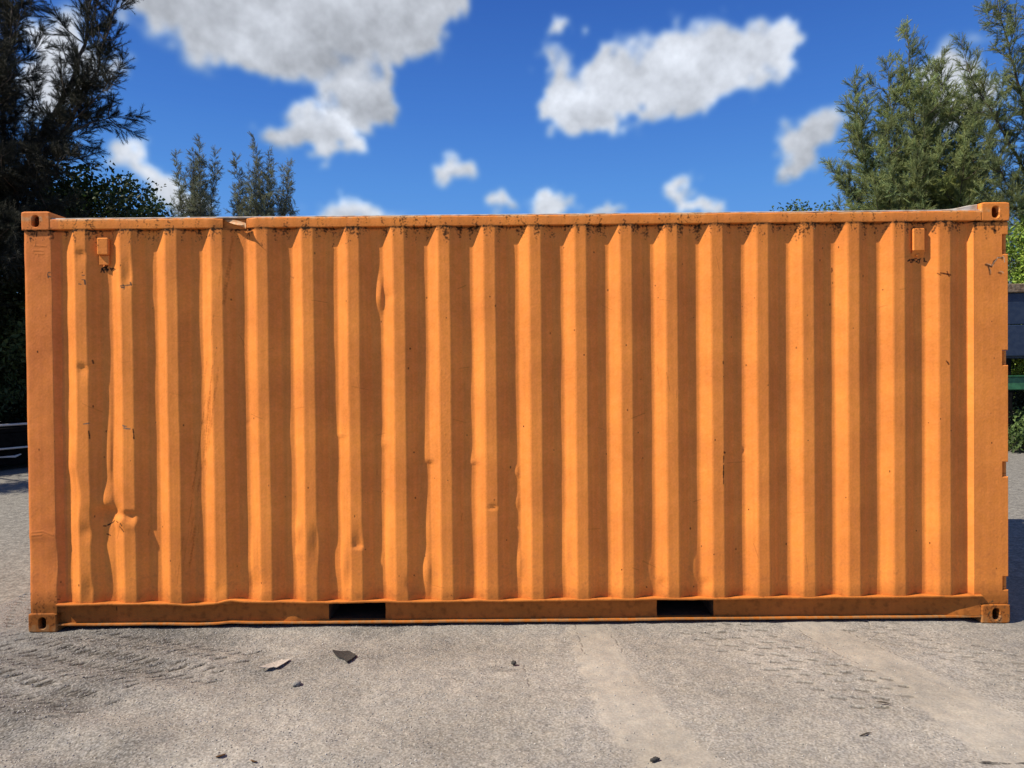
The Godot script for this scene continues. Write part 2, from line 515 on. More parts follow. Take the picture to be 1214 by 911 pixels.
	for q in 110:
		var a := tx(Vector2(rng.randf_range(-3.0, 3.0), rng.randf_range(0.2, 2.4)))
		stroke(im, a, a + Vector2(0, rng.randf_range(0.0, 3.0)), rng.randf_range(0.4, 1.3), Color(0.16, 0.09, 0.06), rng.randf_range(0.4, 0.9))
	# relief: paint runs and lumps, weld letters on the post, blisters on one crest
	for q in 150:
		var a := Vector2(rng.randf_range(-3.0, 3.0), rng.randf_range(0.2, 2.4))
		stroke(hm, tx(a), tx(a + Vector2(0, -rng.randf_range(0.01, 0.10))), rng.randf_range(0.8, 2.0), Color(0.62, 0.62, 0.62), 0.5)
	for q in 90:
		var a := Vector2(-0.42 + rng.randf_range(-0.03, 0.03), rng.randf_range(0.85, 1.60))
		stroke(hm, tx(a), tx(a), rng.randf_range(1.2, 2.6), Color(0.75, 0.75, 0.75), 0.7)
	for q in 260:
		var a := Vector2(rng.randf_range(-3.02, -2.87) if q % 2 else rng.randf_range(2.82, 3.0), rng.randf_range(0.15, 2.45))
		stroke(hm, tx(a), tx(a + Vector2(rng.randf_range(-0.012, 0.012), rng.randf_range(-0.012, 0.012))), rng.randf_range(1.0, 2.5), Color(0.68, 0.68, 0.68) if q % 3 else Color(0.34, 0.34, 0.34), 0.55)
	for q in [[-2.955, 2.385, -2.885, 2.38], [-2.965, 2.355, -2.90, 2.352], [-2.965, 2.355, -2.963, 2.34], [-2.95, 2.335, -2.90, 2.333], [-2.935, 2.325, -2.932, 2.27], [-3.0, 0.62, -2.93, 0.625], [-2.93, 0.625, -2.87, 0.60], [-3.0, 0.60, -2.94, 0.605]]:
		stroke(hm, tx(Vector2(q[0], q[1])), tx(Vector2(q[2], q[3])), 1.8, Color(0.80, 0.80, 0.80), 0.9)
		stroke(hm, tx(Vector2(q[0], q[1] - 0.012)), tx(Vector2(q[2], q[3] - 0.012)), 1.4, Color(0.30, 0.30, 0.30), 0.6)
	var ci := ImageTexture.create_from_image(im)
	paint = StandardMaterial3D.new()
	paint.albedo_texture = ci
	paint.roughness = 0.62
	paint.metallic_specular = 0.22
	paint.heightmap_enabled = true
	paint.heightmap_texture = ImageTexture.create_from_image(hm)
	paint.heightmap_scale = 0.22
	paint_plain = mottled(Color(0.80, 0.265, 0.042), Color(0.73, 0.235, 0.036), 0.7, 0.56, 31, 0.3)

# ------------------------------------------------------------------ container
const RIB0 := -2.705
const PITCH := 0.2787
# dents: kind (0 pushes in or out, 1 sideways), x, y, reach x, reach up, reach down, amount
const DENTS := [
	[0, -2.668, 2.335, 0.035, 0.012, 0.06, -0.008], [0, -2.675, 1.637, 0.035, 0.012, 0.07, -0.010], [1, -2.74, 1.02, 0.05, 0.16, 0.05, -0.016], [1, -2.70, 0.84, 0.06, 0.08, 0.10, 0.014],
	[0, -2.53, 0.80, 0.05, 0.10, 0.05, 0.022], [0, -2.55, 0.74, 0.06, 0.03, 0.05, -0.020], [0, -2.40, 0.725, 0.055, 0.014, 0.045, -0.020], [0, -2.45, 0.68, 0.04, 0.04, 0.03, 0.018], [0, -2.39, 0.655, 0.04, 0.02, 0.02, 0.010], [0, -2.50, 0.50, 0.05, 0.20, 0.15, 0.012],
	[0, -2.38, 2.19, 0.025, 0.10, 0.05, -0.010], [1, -2.48, 1.0, 0.04, 0.3, 0.12, -0.012], [0, -2.52, 1.05, 0.03, 0.35, 0.12, 0.012], [0, -2.65, 0.25, 0.04, 0.08, 0.08, -0.012], [0, -2.66, 0.62, 0.05, 0.05, 0.05, -0.010],
	[0, -0.842, 2.05, 0.022, 0.11, 0.07, 0.020], [0, -0.78, 2.05, 0.03, 0.02, 0.02, -0.004], [0, -1.085, 1.195, 0.026, 0.14, 0.005, 0.006], [0, -0.818, 1.14, 0.022, 0.06, 0.02, 0.006], [0, -0.545, 1.037, 0.030, 0.18, 0.004, 0.009], [0, -0.268, 1.019, 0.026, 0.06, 0.004, 0.007],
	[0, -0.153, 0.745, 0.03, 0.015, 0.006, -0.009], [0, -1.25, 0.55, 0.026, 0.09, 0.13, -0.011], [0, -0.99, 0.515, 0.030, 0.08, 0.008, -0.013], [0, -1.08, 0.40, 0.024, 0.14, 0.10, 0.018], [1, -1.36, 0.47, 0.03, 0.05, 0.03, -0.010],
	[0, -0.565, 0.36, 0.035, 0.09, 0.12, 0.018], [0, -0.655, 0.27, 0.03, 0.05, 0.04, -0.015], [0, -0.80, 0.50, 0.022, 0.25, 0.2, 0.010], [0, -0.55, 0.60, 0.02, 0.2, 0.15, 0.008], [0, -0.01, 0.955, 0.020, 0.04, 0.02, 0.006], [0, -0.01, 0.76, 0.02, 0.05, 0.03, 0.005], [0, 0.01, 0.40, 0.018, 0.08, 0.1, 0.010],
	[0, 1.40, 1.085, 0.02, 0.012, 0.02, -0.006], [0, 0.885, 0.26, 0.02, 0.03, 0.05, -0.012], [0, 1.155, 0.255, 0.022, 0.03, 0.05, -0.012], [0, 0.80, 0.35, 0.02, 0.15, 0.12, 0.008], [0, 1.08, 0.35, 0.02, 0.15, 0.12, 0.009], [0, -1.93, 1.28, 0.02, 0.01, 0.01, -0.004], [0, -1.66, 1.28, 0.02, 0.01, 0.01, -0.004],
	[0, -1.62, 0.27, 0.05, 0.08, 0.06, -0.014], [0, -1.86, 0.24, 0.03, 0.05, 0.05, -0.008], [0, -1.64, 0.45, 0.02, 0.12, 0.1, 0.008], [0, -1.08, 0.75, 0.018, 0.2, 0.1, 0.007], [1, -1.36, 0.85, 0.03, 0.3, 0.2, 0.006], [0, -1.36, 0.62, 0.02, 0.06, 0.05, 0.010], [0, 0.30, 0.45, 0.02, 0.2, 0.12, 0.007],
]

func profile() -> Array[Vector2]:
	var p: Array[Vector2] = [Vector2(-2.86, -0.036)]
	for k in 20:
		var c := RIB0 + PITCH * k
		p.append_array([Vector2(c - 0.068, -0.036), Vector2(c, 0.0), Vector2(c + 0.072, 0.0), Vector2(c + 0.140, -0.036)])
	p.append(Vector2(2.82, -0.036))
	return p

func corrugated(xa: float, xb: float, lift: float, dented: bool, rows: int) -> MB:
	var cols: Array[Vector2] = []
	var p := profile()
	for i in p.size() - 1:
		var a := p[i]
		var b := p[i + 1]
		var l := a.distance_to(b)
		for t in [0.004 / l, 0.009 / l, 0.35, 0.65, 1.0 - 0.009 / l, 1.0 - 0.004 / l]:
			cols.append(a.lerp(b, t))
	var use: Array[Vector2] = []
	for c in cols:
		if c.x >= xa and c.x <= xb:
			use.append(c)
	if xa > -2.8:
		use.push_front(Vector2(xa, -0.036))
	if xb < 2.8:
		use.append(Vector2(xb, -0.036))
	var f := noise(FastNoiseLite.TYPE_SIMPLEX_SMOOTH, 1.0, 2, 21)
	var pts := PackedVector3Array()
	for j in rows:
		var y := 0.165 + (2.479 - 0.165) * j / (rows - 1)
		for c in use:
			var q := Vector3(c.x, y, c.y + lift)
			if dented:
				var wild := 1.0 - smoothstep(-1.2, 1.0, c.x)
				var hold := smoothstep(0.165, 0.3, y) * (1.0 - smoothstep(2.35, 2.478, y))
				q.z += hold * (f.get_noise_2d(c.x * 2.2, y * 1.3) * (0.0010 + 0.0018 * wild))
				q.x += hold * f.get_noise_2d(floorf((c.x - RIB0) / PITCH + 0.35) * 7.3, y * 1.1) * (0.0008 + 0.0022 * wild)
				for d in DENTS:
					var dx: float = (c.x - d[1]) / d[3]
					if absf(dx) > 2.2:
						continue
					var dy: float = y - d[2]
					dy /= d[4] if dy > 0.0 else d[5]
					if absf(dy) > 2.6:
						continue
					var g: float = d[6] * exp(-dx * dx - dy * dy)
					if d[0] == 0:
						q.z += g
					else:
						q.x += g
				q.z = minf(q.z, 0.004)
			pts.append(q)
	var mb := MB.new()
	mb.grid(use.size(), rows, pts, Vector3.BACK)
	return mb

func ring(cx: float, cy: float, hx: float, hy: float, r: float, z: float, n := 40) -> PackedVector3Array:
	# a rounded rectangle walked at even angles
	var o := PackedVector3Array()
	for i in n:
		var a := TAU * (i + 0.5) / n
		var d := Vector2(cos(a), sin(a))
		# march to the border of the rounded box
		var lo := 0.0
		var hi := 2.0
		for k in 18:
			var m := (lo + hi) * 0.5
			var q := (d * m).abs() - Vector2(hx - r, hy - r)
			var s := q.max(Vector2.ZERO).length() + minf(maxf(q.x, q.y), 0.0) - r
			if s > 0.0:
				hi = m
			else:
				lo = m
		o.append(Vector3(cx + d.x * lo, cy + d.y * lo, z))
	return o

func loft(mb: MB, a: PackedVector3Array, b: PackedVector3Array, out := Vector3.ZERO) -> void:
	var c := Vector3.ZERO
	for p in a:
		c += p / a.size()
	for i in a.size():
		var j := (i + 1) % a.size()
		var o := out if out != Vector3.ZERO else (a[i] + a[j]) * 0.5 - c
		mb.quad(a[i], a[j], b[j], b[i], o)

func casting(lo: Vector3, hi: Vector3, front: float, hole: Vector2) -> MB:
	# front is +1 when the pierced face looks towards +z
	var mb := MB.new()
	var cx := (lo.x + hi.x) * 0.5
	var cy := (lo.y + hi.y) * 0.5
	var hx := (hi.x - lo.x) * 0.5
	var hy := (hi.y - lo.y) * 0.5
	var zf := hi.z if front > 0 else lo.z
	var zb := lo.z if front > 0 else hi.z
	var F := Vector3(0, 0, front)
	var r0 := ring(cx, cy, hx, hy, 0.010, zb)
	var r1 := ring(cx, cy, hx, hy, 0.010, zf - front * 0.007)
	var r2 := ring(cx, cy, hx - 0.003, hy - 0.003, 0.010, zf - front * 0.002)
	var r3 := ring(cx, cy, hx - 0.008, hy - 0.008, 0.010, zf)
	var h0 := ring(hole.x, hole.y, 0.026, 0.040, 0.0255, zf)
	var h1 := ring(hole.x, hole.y, 0.022, 0.036, 0.0215, zf - front * 0.005)
	var h2 := ring(hole.x, hole.y, 0.022, 0.036, 0.0215, zf - front * 0.032)
	var h3 := ring(hole.x, hole.y, 0.050, 0.046, 0.02, zf - front * 0.033)
	var h4 := ring(hole.x, hole.y, 0.050, 0.046, 0.02, zf - front * 0.125)
	loft(mb, r0, r1)
	loft(mb, r1, r2)
	loft(mb, r2, r3, F)
	loft(mb, r3, h0, F)
	loft(mb, h0, h1, F)
	for i in h1.size():
		var j := (i + 1) % h1.size()
		mb.quad(h1[i], h1[j], h2[j], h2[i], Vector3(hole.x, hole.y, 0) - Vector3(h1[i].x, h1[i].y, 0))
		mb.quad(h2[i], h2[j], h3[j], h3[i], -F)
		mb.quad(h3[i], h3[j], h4[j], h4[i], Vector3(hole.x, hole.y, 0) - Vector3(h3[i].x, h3[i].y, 0))
		mb.tri(h4[i], h4[j], Vector3(hole.x, hole.y, h4[0].z), F)
		mb.tri(r0[i], r0[j], Vector3(cx, cy, zb), -F)
	return mb

func build_container() -> void:
	var box := thing("shipping_container", "orange painted steel shipping container with dented ribbed side, filling the yard", "shipping container")
	var rng := RandomNumberGenerator.new()
	rng.seed = 5
	var f := noise(FastNoiseLite.TYPE_SIMPLEX_SMOOTH, 1.0, 2, 44)
	# ribbed side in two sheets, lapped at a seam
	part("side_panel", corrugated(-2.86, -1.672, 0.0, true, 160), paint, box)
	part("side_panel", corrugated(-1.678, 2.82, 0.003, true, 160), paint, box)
	# corner posts at the front
	var lp := MB.new()
	var pts := PackedVector3Array()
	var xs := [-3.023, -3.0225, -3.018, -3.0, -2.96, -2.92, -2.88, -2.858, -2.853, -2.848, -2.835, -2.815, -2.806, -2.800, -2.798]
	var zs := [-0.16, -0.020, -0.013, -0.011, -0.011, -0.011, -0.011, -0.011, -0.012, -0.015, -0.025, -0.036, -0.046, -0.09, -0.16]
	for j in 110:
		var y := 0.118 + (2.473 - 0.118) * j / 109.0
		var swell := 0.004 * exp(-pow((y - 0.60) / 0.02, 2.0)) - 0.006 * exp(-pow((y - 0.42) / 0.1, 2.0))
		for i in xs.size():
			var w: float = 1.0 if i > 1 and i < 9 else 0.3
			pts.append(Vector3(xs[i] + 0.002 * f.get_noise_2d(1.0, y * 2.0), y, zs[i] + w * (swell + 0.0022 * f.get_noise_2d(xs[i] * 9.0, y * 5.0))))
	lp.grid(xs.size(), 110, pts, Vector3.BACK)
	part("corner_post", lp, paint, box)
	var rp := MB.new()
	var notch := [[0.205, 0.288], [0.905, 0.996], [1.592, 1.685], [2.275, 2.395]]
	var poly := PackedVector2Array([Vector2(2.806, 2.473), Vector2(2.806, 0.118), Vector2(3.023, 0.118)])
	for q in notch:
		poly.append_array([Vector2(3.023, q[0]), Vector2(2.988, q[0]), Vector2(2.988, q[1]), Vector2(3.023, q[1])])
	poly.append(Vector2(3.023, 2.473))
	rp.prism(poly, -0.05, -0.009, 0.004)
	rp.box(Vector3(2.77, 0.118, -0.16), Vector3(2.987, 2.473, -0.05), 0.0)
	rp.quad(Vector3(2.806, 0.119, -0.0131), Vector3(2.806, 2.472, -0.0131), Vector3(2.764, 2.472, -0.055), Vector3(2.764, 0.119, -0.055), Vector3(-1, 0, 1))
	var post := part("corner_post", rp, paint, box)
	for q in notch:
		var hg := MB.new()
		hg.tube(PackedVector3Array([Vector3(3.009, q[0] + 0.002, -0.032), Vector3(3.009, q[1] - 0.003, -0.032)]), PackedFloat32Array([0.0125, 0.0125]), 14)
		part("hinge", hg, paint, post)
	for x in [-3.023, 2.863]:
		var bp := MB.new()
		bp.box(Vector3(x, 0.118, -2.428), Vector3(x + 0.16, 2.473, -2.30), 0.006)
		part("corner_post", bp, paint_plain, box)
	# corner castings
	for x in [-1.0, 1.0]:
		for y in [0.0, 2.473]:
			for z in [0.0, -2.276]:
				var lo := Vector3(-3.029 if x < 0 else 2.851, y, z - 0.162)
				var hi := lo + Vector3(0.178, 0.118, 0.162)
				var hole := Vector2(x * 2.941, y + 0.058)
				part("corner_casting", casting(lo, hi, 1.0 if z == 0.0 else -1.0, hole), paint if z == 0.0 else paint_plain, box)
	# roof rail over the ribbed side: two lengths, torn open between them
	for span in [[-2.851, -1.797], [-1.652, 2.851]]:
		var rail := MB.new()
		var n := int((span[1] - span[0]) / 0.02)
		var ring_y := [2.4815, 2.478, 2.479, 2.483, 2.532, 2.538, 2.540, 2.541]
		var ring_z := [-0.06, -0.010, -0.002, 0.001, 0.001, -0.002, -0.008, -0.07]
		pts = PackedVector3Array()
		for i in n + 1:
			var x: float = lerpf(span[0], span[1], float(i) / n)
			var dip := 0.0045 * f.get_noise_2d(x * 1.6, 3.0) + 0.002 * f.get_noise_2d(x * 9.0, 8.0)
			var push := 0.003 * f.get_noise_2d(x * 3.0, 17.0) - 0.001
			if span[0] < -2.0:
				push -= 0.012 * smoothstep(-1.88, -1.79, x)
			else:
				push -= 0.014 * (1.0 - smoothstep(-1.655, -1.60, x))
			for k in ring_y.size():
				var upper := 1.0 if k > 3 else 0.35
				pts.append(Vector3(x, ring_y[k] + dip * upper, ring_z[k] + push))
		var out := Vector3(0, 0.25, 1)
		rail.grid(ring_y.size(), n + 1, pts, out)
		var rl := part("top_rail", rail, paint, box)
		if span[0] > -2.0:
			# curled strip of steel at the tear
			var fl := MB.new()
			pts = PackedVector3Array()
			for i in 15:
				var t := i / 14.0
				for k in 6:
					var s := k / 5.0
					var roll := s * (0.5 + 2.3 * t)
					var c := Vector3(-1.800 + 0.150 * t, 2.536 - 0.030 * t * t, -0.030 + 0.035 * t)
					pts.append(c + Vector3(0.012 * s, -0.036 * sin(roll) * (0.55 + 0.45 * t) - 0.008 * s * t, 0.026 * (1.0 - cos(roll)) * (0.4 + 0.6 * t)))
			fl.grid(6, 15, pts, Vector3(0, 0.6, 1))
			var st := part("torn_strip", fl, M.peeled, rl)
			tag(st, "curled torn strip of pale bare steel")
			var bk := MB.new()
			bk.box(Vector3(-1.81, 2.477, -0.07), Vector3(-1.64, 2.538, -0.035), 0.003)
			part("rail_backing", bk, paint, rl)
	# bottom rail: a channel with a lip above, a foot below, and openings for forks
	var br := MB.new()
	for span in [[-2.851, -1.182], [-0.83, 0.855], [1.207, 2.851]]:
		var n := int((span[1] - span[0]) / 0.025)
		pts = PackedVector3Array()
		for i in n + 1:
			var x: float = lerpf(span[0], span[1], float(i) / n)
			var z := -0.036 + 0.031 * smoothstep(2.54, 2.80, x) + 0.020 * exp(-pow((x + 1.40) / 0.09, 2.0)) + 0.003 * f.get_noise_2d(x * 2.0, 40.0)
			for y in [0.049, 0.08, 0.105, 0.13, 0.1655]:
				pts.append(Vector3(x, y, z + 0.004 * f.get_noise_2d(x * 4.0, y * 20.0) - (0.004 if y == 0.105 else 0.0)))
		br.grid(5, n + 1, pts, Vector3.BACK)
	for x in [-1.006, 1.031]:
		br.box(Vector3(x - 0.176, 0.157, -0.05), Vector3(x + 0.176, 0.1655, -0.033), 0.001)
	# lip and foot, each a wavering flat bar
	for bar in [[0.165, 0.178, -0.05, 0.011, 1.0], [0.036, 0.049, -0.06, -0.003, 0.4]]:
		pts = PackedVector3Array()
		var n := 260
		for i in n + 1:
			var x := lerpf(-2.851, 2.851, float(i) / n)
			var up: float = bar[4] * (0.018 * exp(-pow((x + 1.77) / 0.075, 2.0)) + 0.006 * exp(-pow((x + 1.55) / 0.15, 2.0)) - 0.009 * exp(-pow((x + 2.0) / 0.1, 2.0)) + 0.004 * f.get_noise_2d(x * 2.2, 60.0 + bar[0] * 50.0) + 0.002 * f.get_noise_2d(x * 9.0, 70.0))
			var out: float = 0.004 * f.get_noise_2d(x * 1.4, 80.0 + bar[0] * 99.0) - 0.003
			for q in [[bar[0], bar[2]], [bar[0], bar[3] - 0.002], [bar[0] + 0.002, bar[3]], [bar[1] - 0.003, bar[3]], [bar[1], bar[3] - 0.003], [bar[1], bar[2]]]:
				pts.append(Vector3(x, q[0] + up, q[1] + out))
		br.grid(6, n + 1, pts, Vector3(0, 0.2, 1))
	var rail2 := part("bottom_rail", br, paint, box)
	for x in [-1.006, 1.031]:
		var pk := MB.new()
		var a := Vector3(x - 0.176, 0.049, -2.36)
		var b := Vector3(x + 0.176, 0.157, -0.038)
		pk.quad(Vector3(a.x, a.y, a.z), Vector3(b.x, a.y, a.z), Vector3(b.x, a.y, b.z), Vector3(a.x, a.y, b.z), Vector3.UP)
		pk.quad(Vector3(a.x, b.y, a.z), Vector3(b.x, b.y, a.z), Vector3(b.x, b.y, b.z), Vector3(a.x, b.y, b.z), Vector3.DOWN)
		pk.quad(Vector3(a.x, a.y, a.z), Vector3(a.x, b.y, a.z), Vector3(a.x, b.y, b.z), Vector3(a.x, a.y, b.z), Vector3.RIGHT)
		pk.quad(Vector3(b.x, a.y, a.z), Vector3(b.x, b.y, a.z), Vector3(b.x, b.y, b.z), Vector3(b.x, a.y, b.z), Vector3.LEFT)
		part("fork_pocket", pk, M.rust_dark, rail2)
	# two small vents under the roof rail
	for q in [[-2.535, 2.375, 0.070, 0.105, 0.0], [2.474, 2.367, 0.074, 0.140, 1.0]]:
		var vt := MB.new()
		var x: float = q[0]
		var y: float = q[1]
		var hx: float = q[2] / 2.0
		var hy: float = q[3] / 2.0
		vt.box(Vector3(x - hx, y - hy, -0.034), Vector3(x + hx, y + hy, -0.004), 0.006)
		var vo := part("vent", vt, paint, box)
		var ft := MB.new()
		if q[4] > 0.5:
			ft.quad(Vector3(x - hx, y - hy + 0.004, -0.008), Vector3(x + hx, y - hy + 0.004, -0.008), Vector3(x + hx + 0.004, y - hy - 0.035, -0.033), Vector3(x - hx - 0.006, y - hy - 0.035, -0.033), Vector3(0, -0.5, 1))
			ft.box(Vector3(x - 0.012, y - hy - 0.03, -0.034), Vector3(x + 0.008, y - hy - 0.014, -0.014), 0.005)
		else:
			ft.box(Vector3(x - hx + 0.004, y - hy - 0.06, -0.034), Vector3(x + hx - 0.004, y - hy - 0.001, -0.020), 0.004)
			ft.box(Vector3(x - 0.006, y - hy - 0.075, -0.034), Vector3(x + 0.006, y - hy - 0.06, -0.020), 0.004)
		part("vent_foot", ft, paint, vo)
	# a sloping plate runs from the rail up to the right corner
	var gp := MB.new()
	gp.prism(PackedVector2Array([Vector2(2.58, 2.551), Vector2(2.85, 2.551), Vector2(2.85, 2.586), Vector2(2.80, 2.580), Vector2(2.70, 2.560)]), -0.16, -0.03, 0.004)
	part("corner_plate", gp, M.roof, box)
	# roof sheet, floor, far side, ends and doors
	var rf := MB.new()
	rf.box(Vector3(-2.85, 2.541, -2.425), Vector3(2.85, 2.550, -0.012), 0.004)
	for k in 9:
		var x := -2.4 + 0.6 * k
		rf.box(Vector3(x - 0.12, 2.5505, -2.2), Vector3(x + 0.12, 2.562, -0.25), 0.006)
	part("roof_panel", rf, M.roof, box)
	var fl2 := MB.new()
	fl2.box(Vector3(-2.85, 0.16, -2.40), Vector3(2.85, 0.19, -0.06), 0.0)
	for k in 12:
		var x := -2.6 + 0.47 * k
		if absf(absf(x) - 1.02) > 0.24:
			fl2.box(Vector3(x - 0.03, 0.045, -2.38), Vector3(x + 0.03, 0.159, -0.06), 0.0)
	part("floor", fl2, M.rust_dark, box)
	var far := part("side_panel", corrugated(-2.86, 2.82, 0.0, false, 3), paint_plain, box)
	far.rotation.y = PI
	far.position.z = -2.436
	for q in [[2.478, 2.541, "top_rail"], [0.037, 0.178, "bottom_rail"]]:
		var r := MB.new()
		r.box(Vector3(-2.851, q[0], -2.432), Vector3(2.851, q[1], -2.38), 0.004)
		part(q[2], r, paint_plain, box)
	var en := MB.new()
	en.box(Vector3(-2.99, 0.12, -2.30), Vector3(-2.96, 2.50, -0.161), 0.0)
	for k in 8:
		en.box(Vector3(-3.02, 0.16, -2.20 + 0.27 * k), Vector3(-2.9905, 2.46, -2.08 + 0.27 * k), 0.008)
	part("end_panel", en, paint_plain, box)
	for k in 2:
		var d := MB.new()
		var z0 := -2.29 + 1.065 * k
		d.box(Vector3(2.95, 0.12, z0), Vector3(2.985, 2.49, z0 + 1.06), 0.006)
		var dr := part("door", d, paint_plain, box)
		for t in [0.28, 0.75]:
			var rd := MB.new()
			rd.tube(PackedVector3Array([Vector3(3.005, 0.1, z0 + 1.06 * t), Vector3(3.005, 2.5, z0 + 1.06 * t)]), PackedFloat32Array([0.017, 0.017]), 10)
			part("lock_rod", rd, M.steel, dr)

# ------------------------------------------------------------------ ground
const GX := 3.6
const GZ0 := -1.5
const GPX := 2048.0 / 7.2

func gpx(x: float, z: float) -> Vector2:
	return Vector2((x + GX) * GPX, (z - GZ0) * GPX)

func build_ground() -> void:
	var rng := RandomNumberGenerator.new()
	rng.seed = 19
	var w := 2048
	var h := 1024
	var cell := noise(FastNoiseLite.TYPE_CELLULAR, 0.42, 1, 3)
	cell.cellular_return_type = FastNoiseLite.RETURN_CELL_VALUE
	var cv := field(cell, w, h)
	var cell2 := noise(FastNoiseLite.TYPE_CELLULAR, 0.42, 1, 3)
	cell2.cellular_return_type = FastNoiseLite.RETURN_DISTANCE
	var cd := field(cell2, w, h)
	var big := field(noise(FastNoiseLite.TYPE_SIMPLEX_SMOOTH, 0.0035, 5, 6), w, h)
	var mid := field(noise(FastNoiseLite.TYPE_SIMPLEX_SMOOTH, 0.03, 4, 7), w, h)
	var fine := field(noise(FastNoiseLite.TYPE_SIMPLEX_SMOOTH, 0.22, 3, 8), w, h)
	var o := PackedByteArray()
	o.resize(w * h * 3)
	var hb := PackedByteArray()
	hb.resize(w * h)
	var k := 0
	for j in h:
		var z := GZ0 + (j + 0.5) / GPX
		var c_mid := 0.43 + 0.02 * z + 0.065 * z * z
		var c_half := 0.085 + 0.045 * z
		var d_mid := 1.78 + 0.27 * z - 0.03 * z * z
		var d_half := 0.12 + 0.05 * z
		for i in w:
			var x := (i + 0.5) / GPX - GX
			var b := big[k] / 255.0 - 0.5
			var m := mid[k] / 255.0 - 0.5
			var f := fine[k] / 255.0 - 0.5
			var v := cv[k] / 255.0 - 0.5
			var dd := cd[k] / 255.0
			var dust := clampf((x + 2.6 + 1.8 * b + 0.5 * z) / 2.6, 0.0, 1.0)
			dust = dust * dust * (3.0 - 2.0 * dust)
			var worn := 1.0 - clampf((absf(x - c_mid + 0.05 * m + 0.05 * b) - c_half) / 0.045, 0.0, 1.0)
			worn = maxf(worn, 1.0 - clampf((absf(x - d_mid + 0.07 * m + 0.08 * b) - d_half) / 0.06, 0.0, 1.0))
			var soft := worn * 0.7
			var grain := (1.0 - soft) * (1.0 - 0.35 * dust)
			var g := lerpf(0.425, 0.548, dust) + b * 0.10 + m * 0.075
			g += grain * (v * 0.20 + f * 0.24 - maxf(0.0, dd - 0.5) * 0.45)
			g += soft * (f * 0.05) + worn * 0.035
			var border := smoothstep(0.0, 1.0, (x + 3.6 + 0.8 * b) / 1.1) * smoothstep(0.0, 1.0, (3.6 - x + 0.6 * b) / 0.7) * clampf((z + 1.5) / 0.9, 0.0, 1.0)
			g = lerpf(0.475 + v * 0.12 + m * 0.06, g, border)
			var warm := 0.010 + 0.013 * dust + 0.010 * worn + m * 0.02
			o[k * 3] = clampi(int((g + warm * 0.55) * 255.0), 8, 255)
			o[k * 3 + 1] = clampi(int(g * 255.0), 8, 255)
			o[k * 3 + 2] = clampi(int((g - warm) * 255.0), 8, 255)
			hb[k] = clampi(int(128.0 + grain * (v * 60.0 + f * 34.0 - dd * 60.0) + m * 60.0 - worn * 16.0 + soft * f * 14.0), 0, 255)
			k += 1
	var im := Image.create_from_data(w, h, false, Image.FORMAT_RGB8, o)
	var hm := Image.create_from_data(w, h, false, Image.FORMAT_L8, hb)
	var press := Image.create(1024, 512, false, Image.FORMAT_L8)
	press.fill(Color(0.5, 0.5, 0.5))
	# tread marks: a pressed bar with a raised edge, row by row along the way the tyre rolled
	var tread := func(from: Vector2, to: Vector2, rows: int, gap: float, step: float, bar: Vector2, force: float):
		var way := (to - from).normalized()
		var side := Vector2(-way.y, way.x)
		var n := int(from.distance_to(to) / step)
		for r in rows:
			for s in n:
				if rng.randf() < 0.08:
					continue
				var p := from + way * (s * step + rng.randf_range(-0.007, 0.007) + (r % 2) * step * 0.5) + side * (r * gap + rng.randf_range(-0.012, 0.012))
				var q := p + bar * rng.randf_range(0.6, 1.15) + Vector2(rng.randf_range(-0.008, 0.008), rng.randf_range(-0.008, 0.008))
				var a := gpx(p.x, p.y)
				var e := gpx(q.x, q.y)
				var fo := force * rng.randf_range(0.6, 1.0)
				stroke(press, a * 0.5 + Vector2(-0.4, 0.6), e * 0.5 + Vector2(-0.4, 0.6), 1.7, Color(0.0, 0.0, 0.0), fo)
				stroke(press, a * 0.5 + Vector2(0.8, -2.2), e * 0.5 + Vector2(0.8, -2.2), 1.4, Color(0.9, 0.9, 0.9), fo * 0.4)
				stroke(im, a + Vector2(0, 1.0), e + Vector2(0, 1.0), 3.0, Color(0.19, 0.175, 0.155), fo * 0.85)  # shade of the groove painted into the ground colour
				stroke(im, a + Vector2(1.5, -4.0), e + Vector2(1.5, -4.0), 1.8, Color(0.52, 0.50, 0.47), fo * 0.4)  # raised edge painted lighter, as if catching sun
	tread.call(Vector2(-3.5, -0.10), Vector2(-1.75, 0.62), 4, 0.13, 0.076, Vector2(0.056, -0.036), 1.0)
	tread.call(Vector2(-2.75, -0.02), Vector2(-1.45, 0.40), 4, 0.12, 0.074, Vector2(0.052, -0.034), 0.95)
	tread.call(Vector2(-3.5, 0.30), Vector2(-2.0, 0.95), 3, 0.13, 0.08, Vector2(0.056, -0.036), 0.8)
	tread.call(Vector2(-3.55, -1.3), Vector2(-2.95, -0.2), 4, 0.10, 0.07, Vector2(0.06, 0.02), 0.6)
	tread.call(Vector2(0.98, 0.12), Vector2(1.62, 1.20), 5, -0.10, 0.10, Vector2(0.055, 0.016), 0.55)
	tread.call(Vector2(1.95, 0.10), Vector2(2.6, 0.9), 4, -0.10, 0.09, Vector2(0.06, 0.02), 0.35)
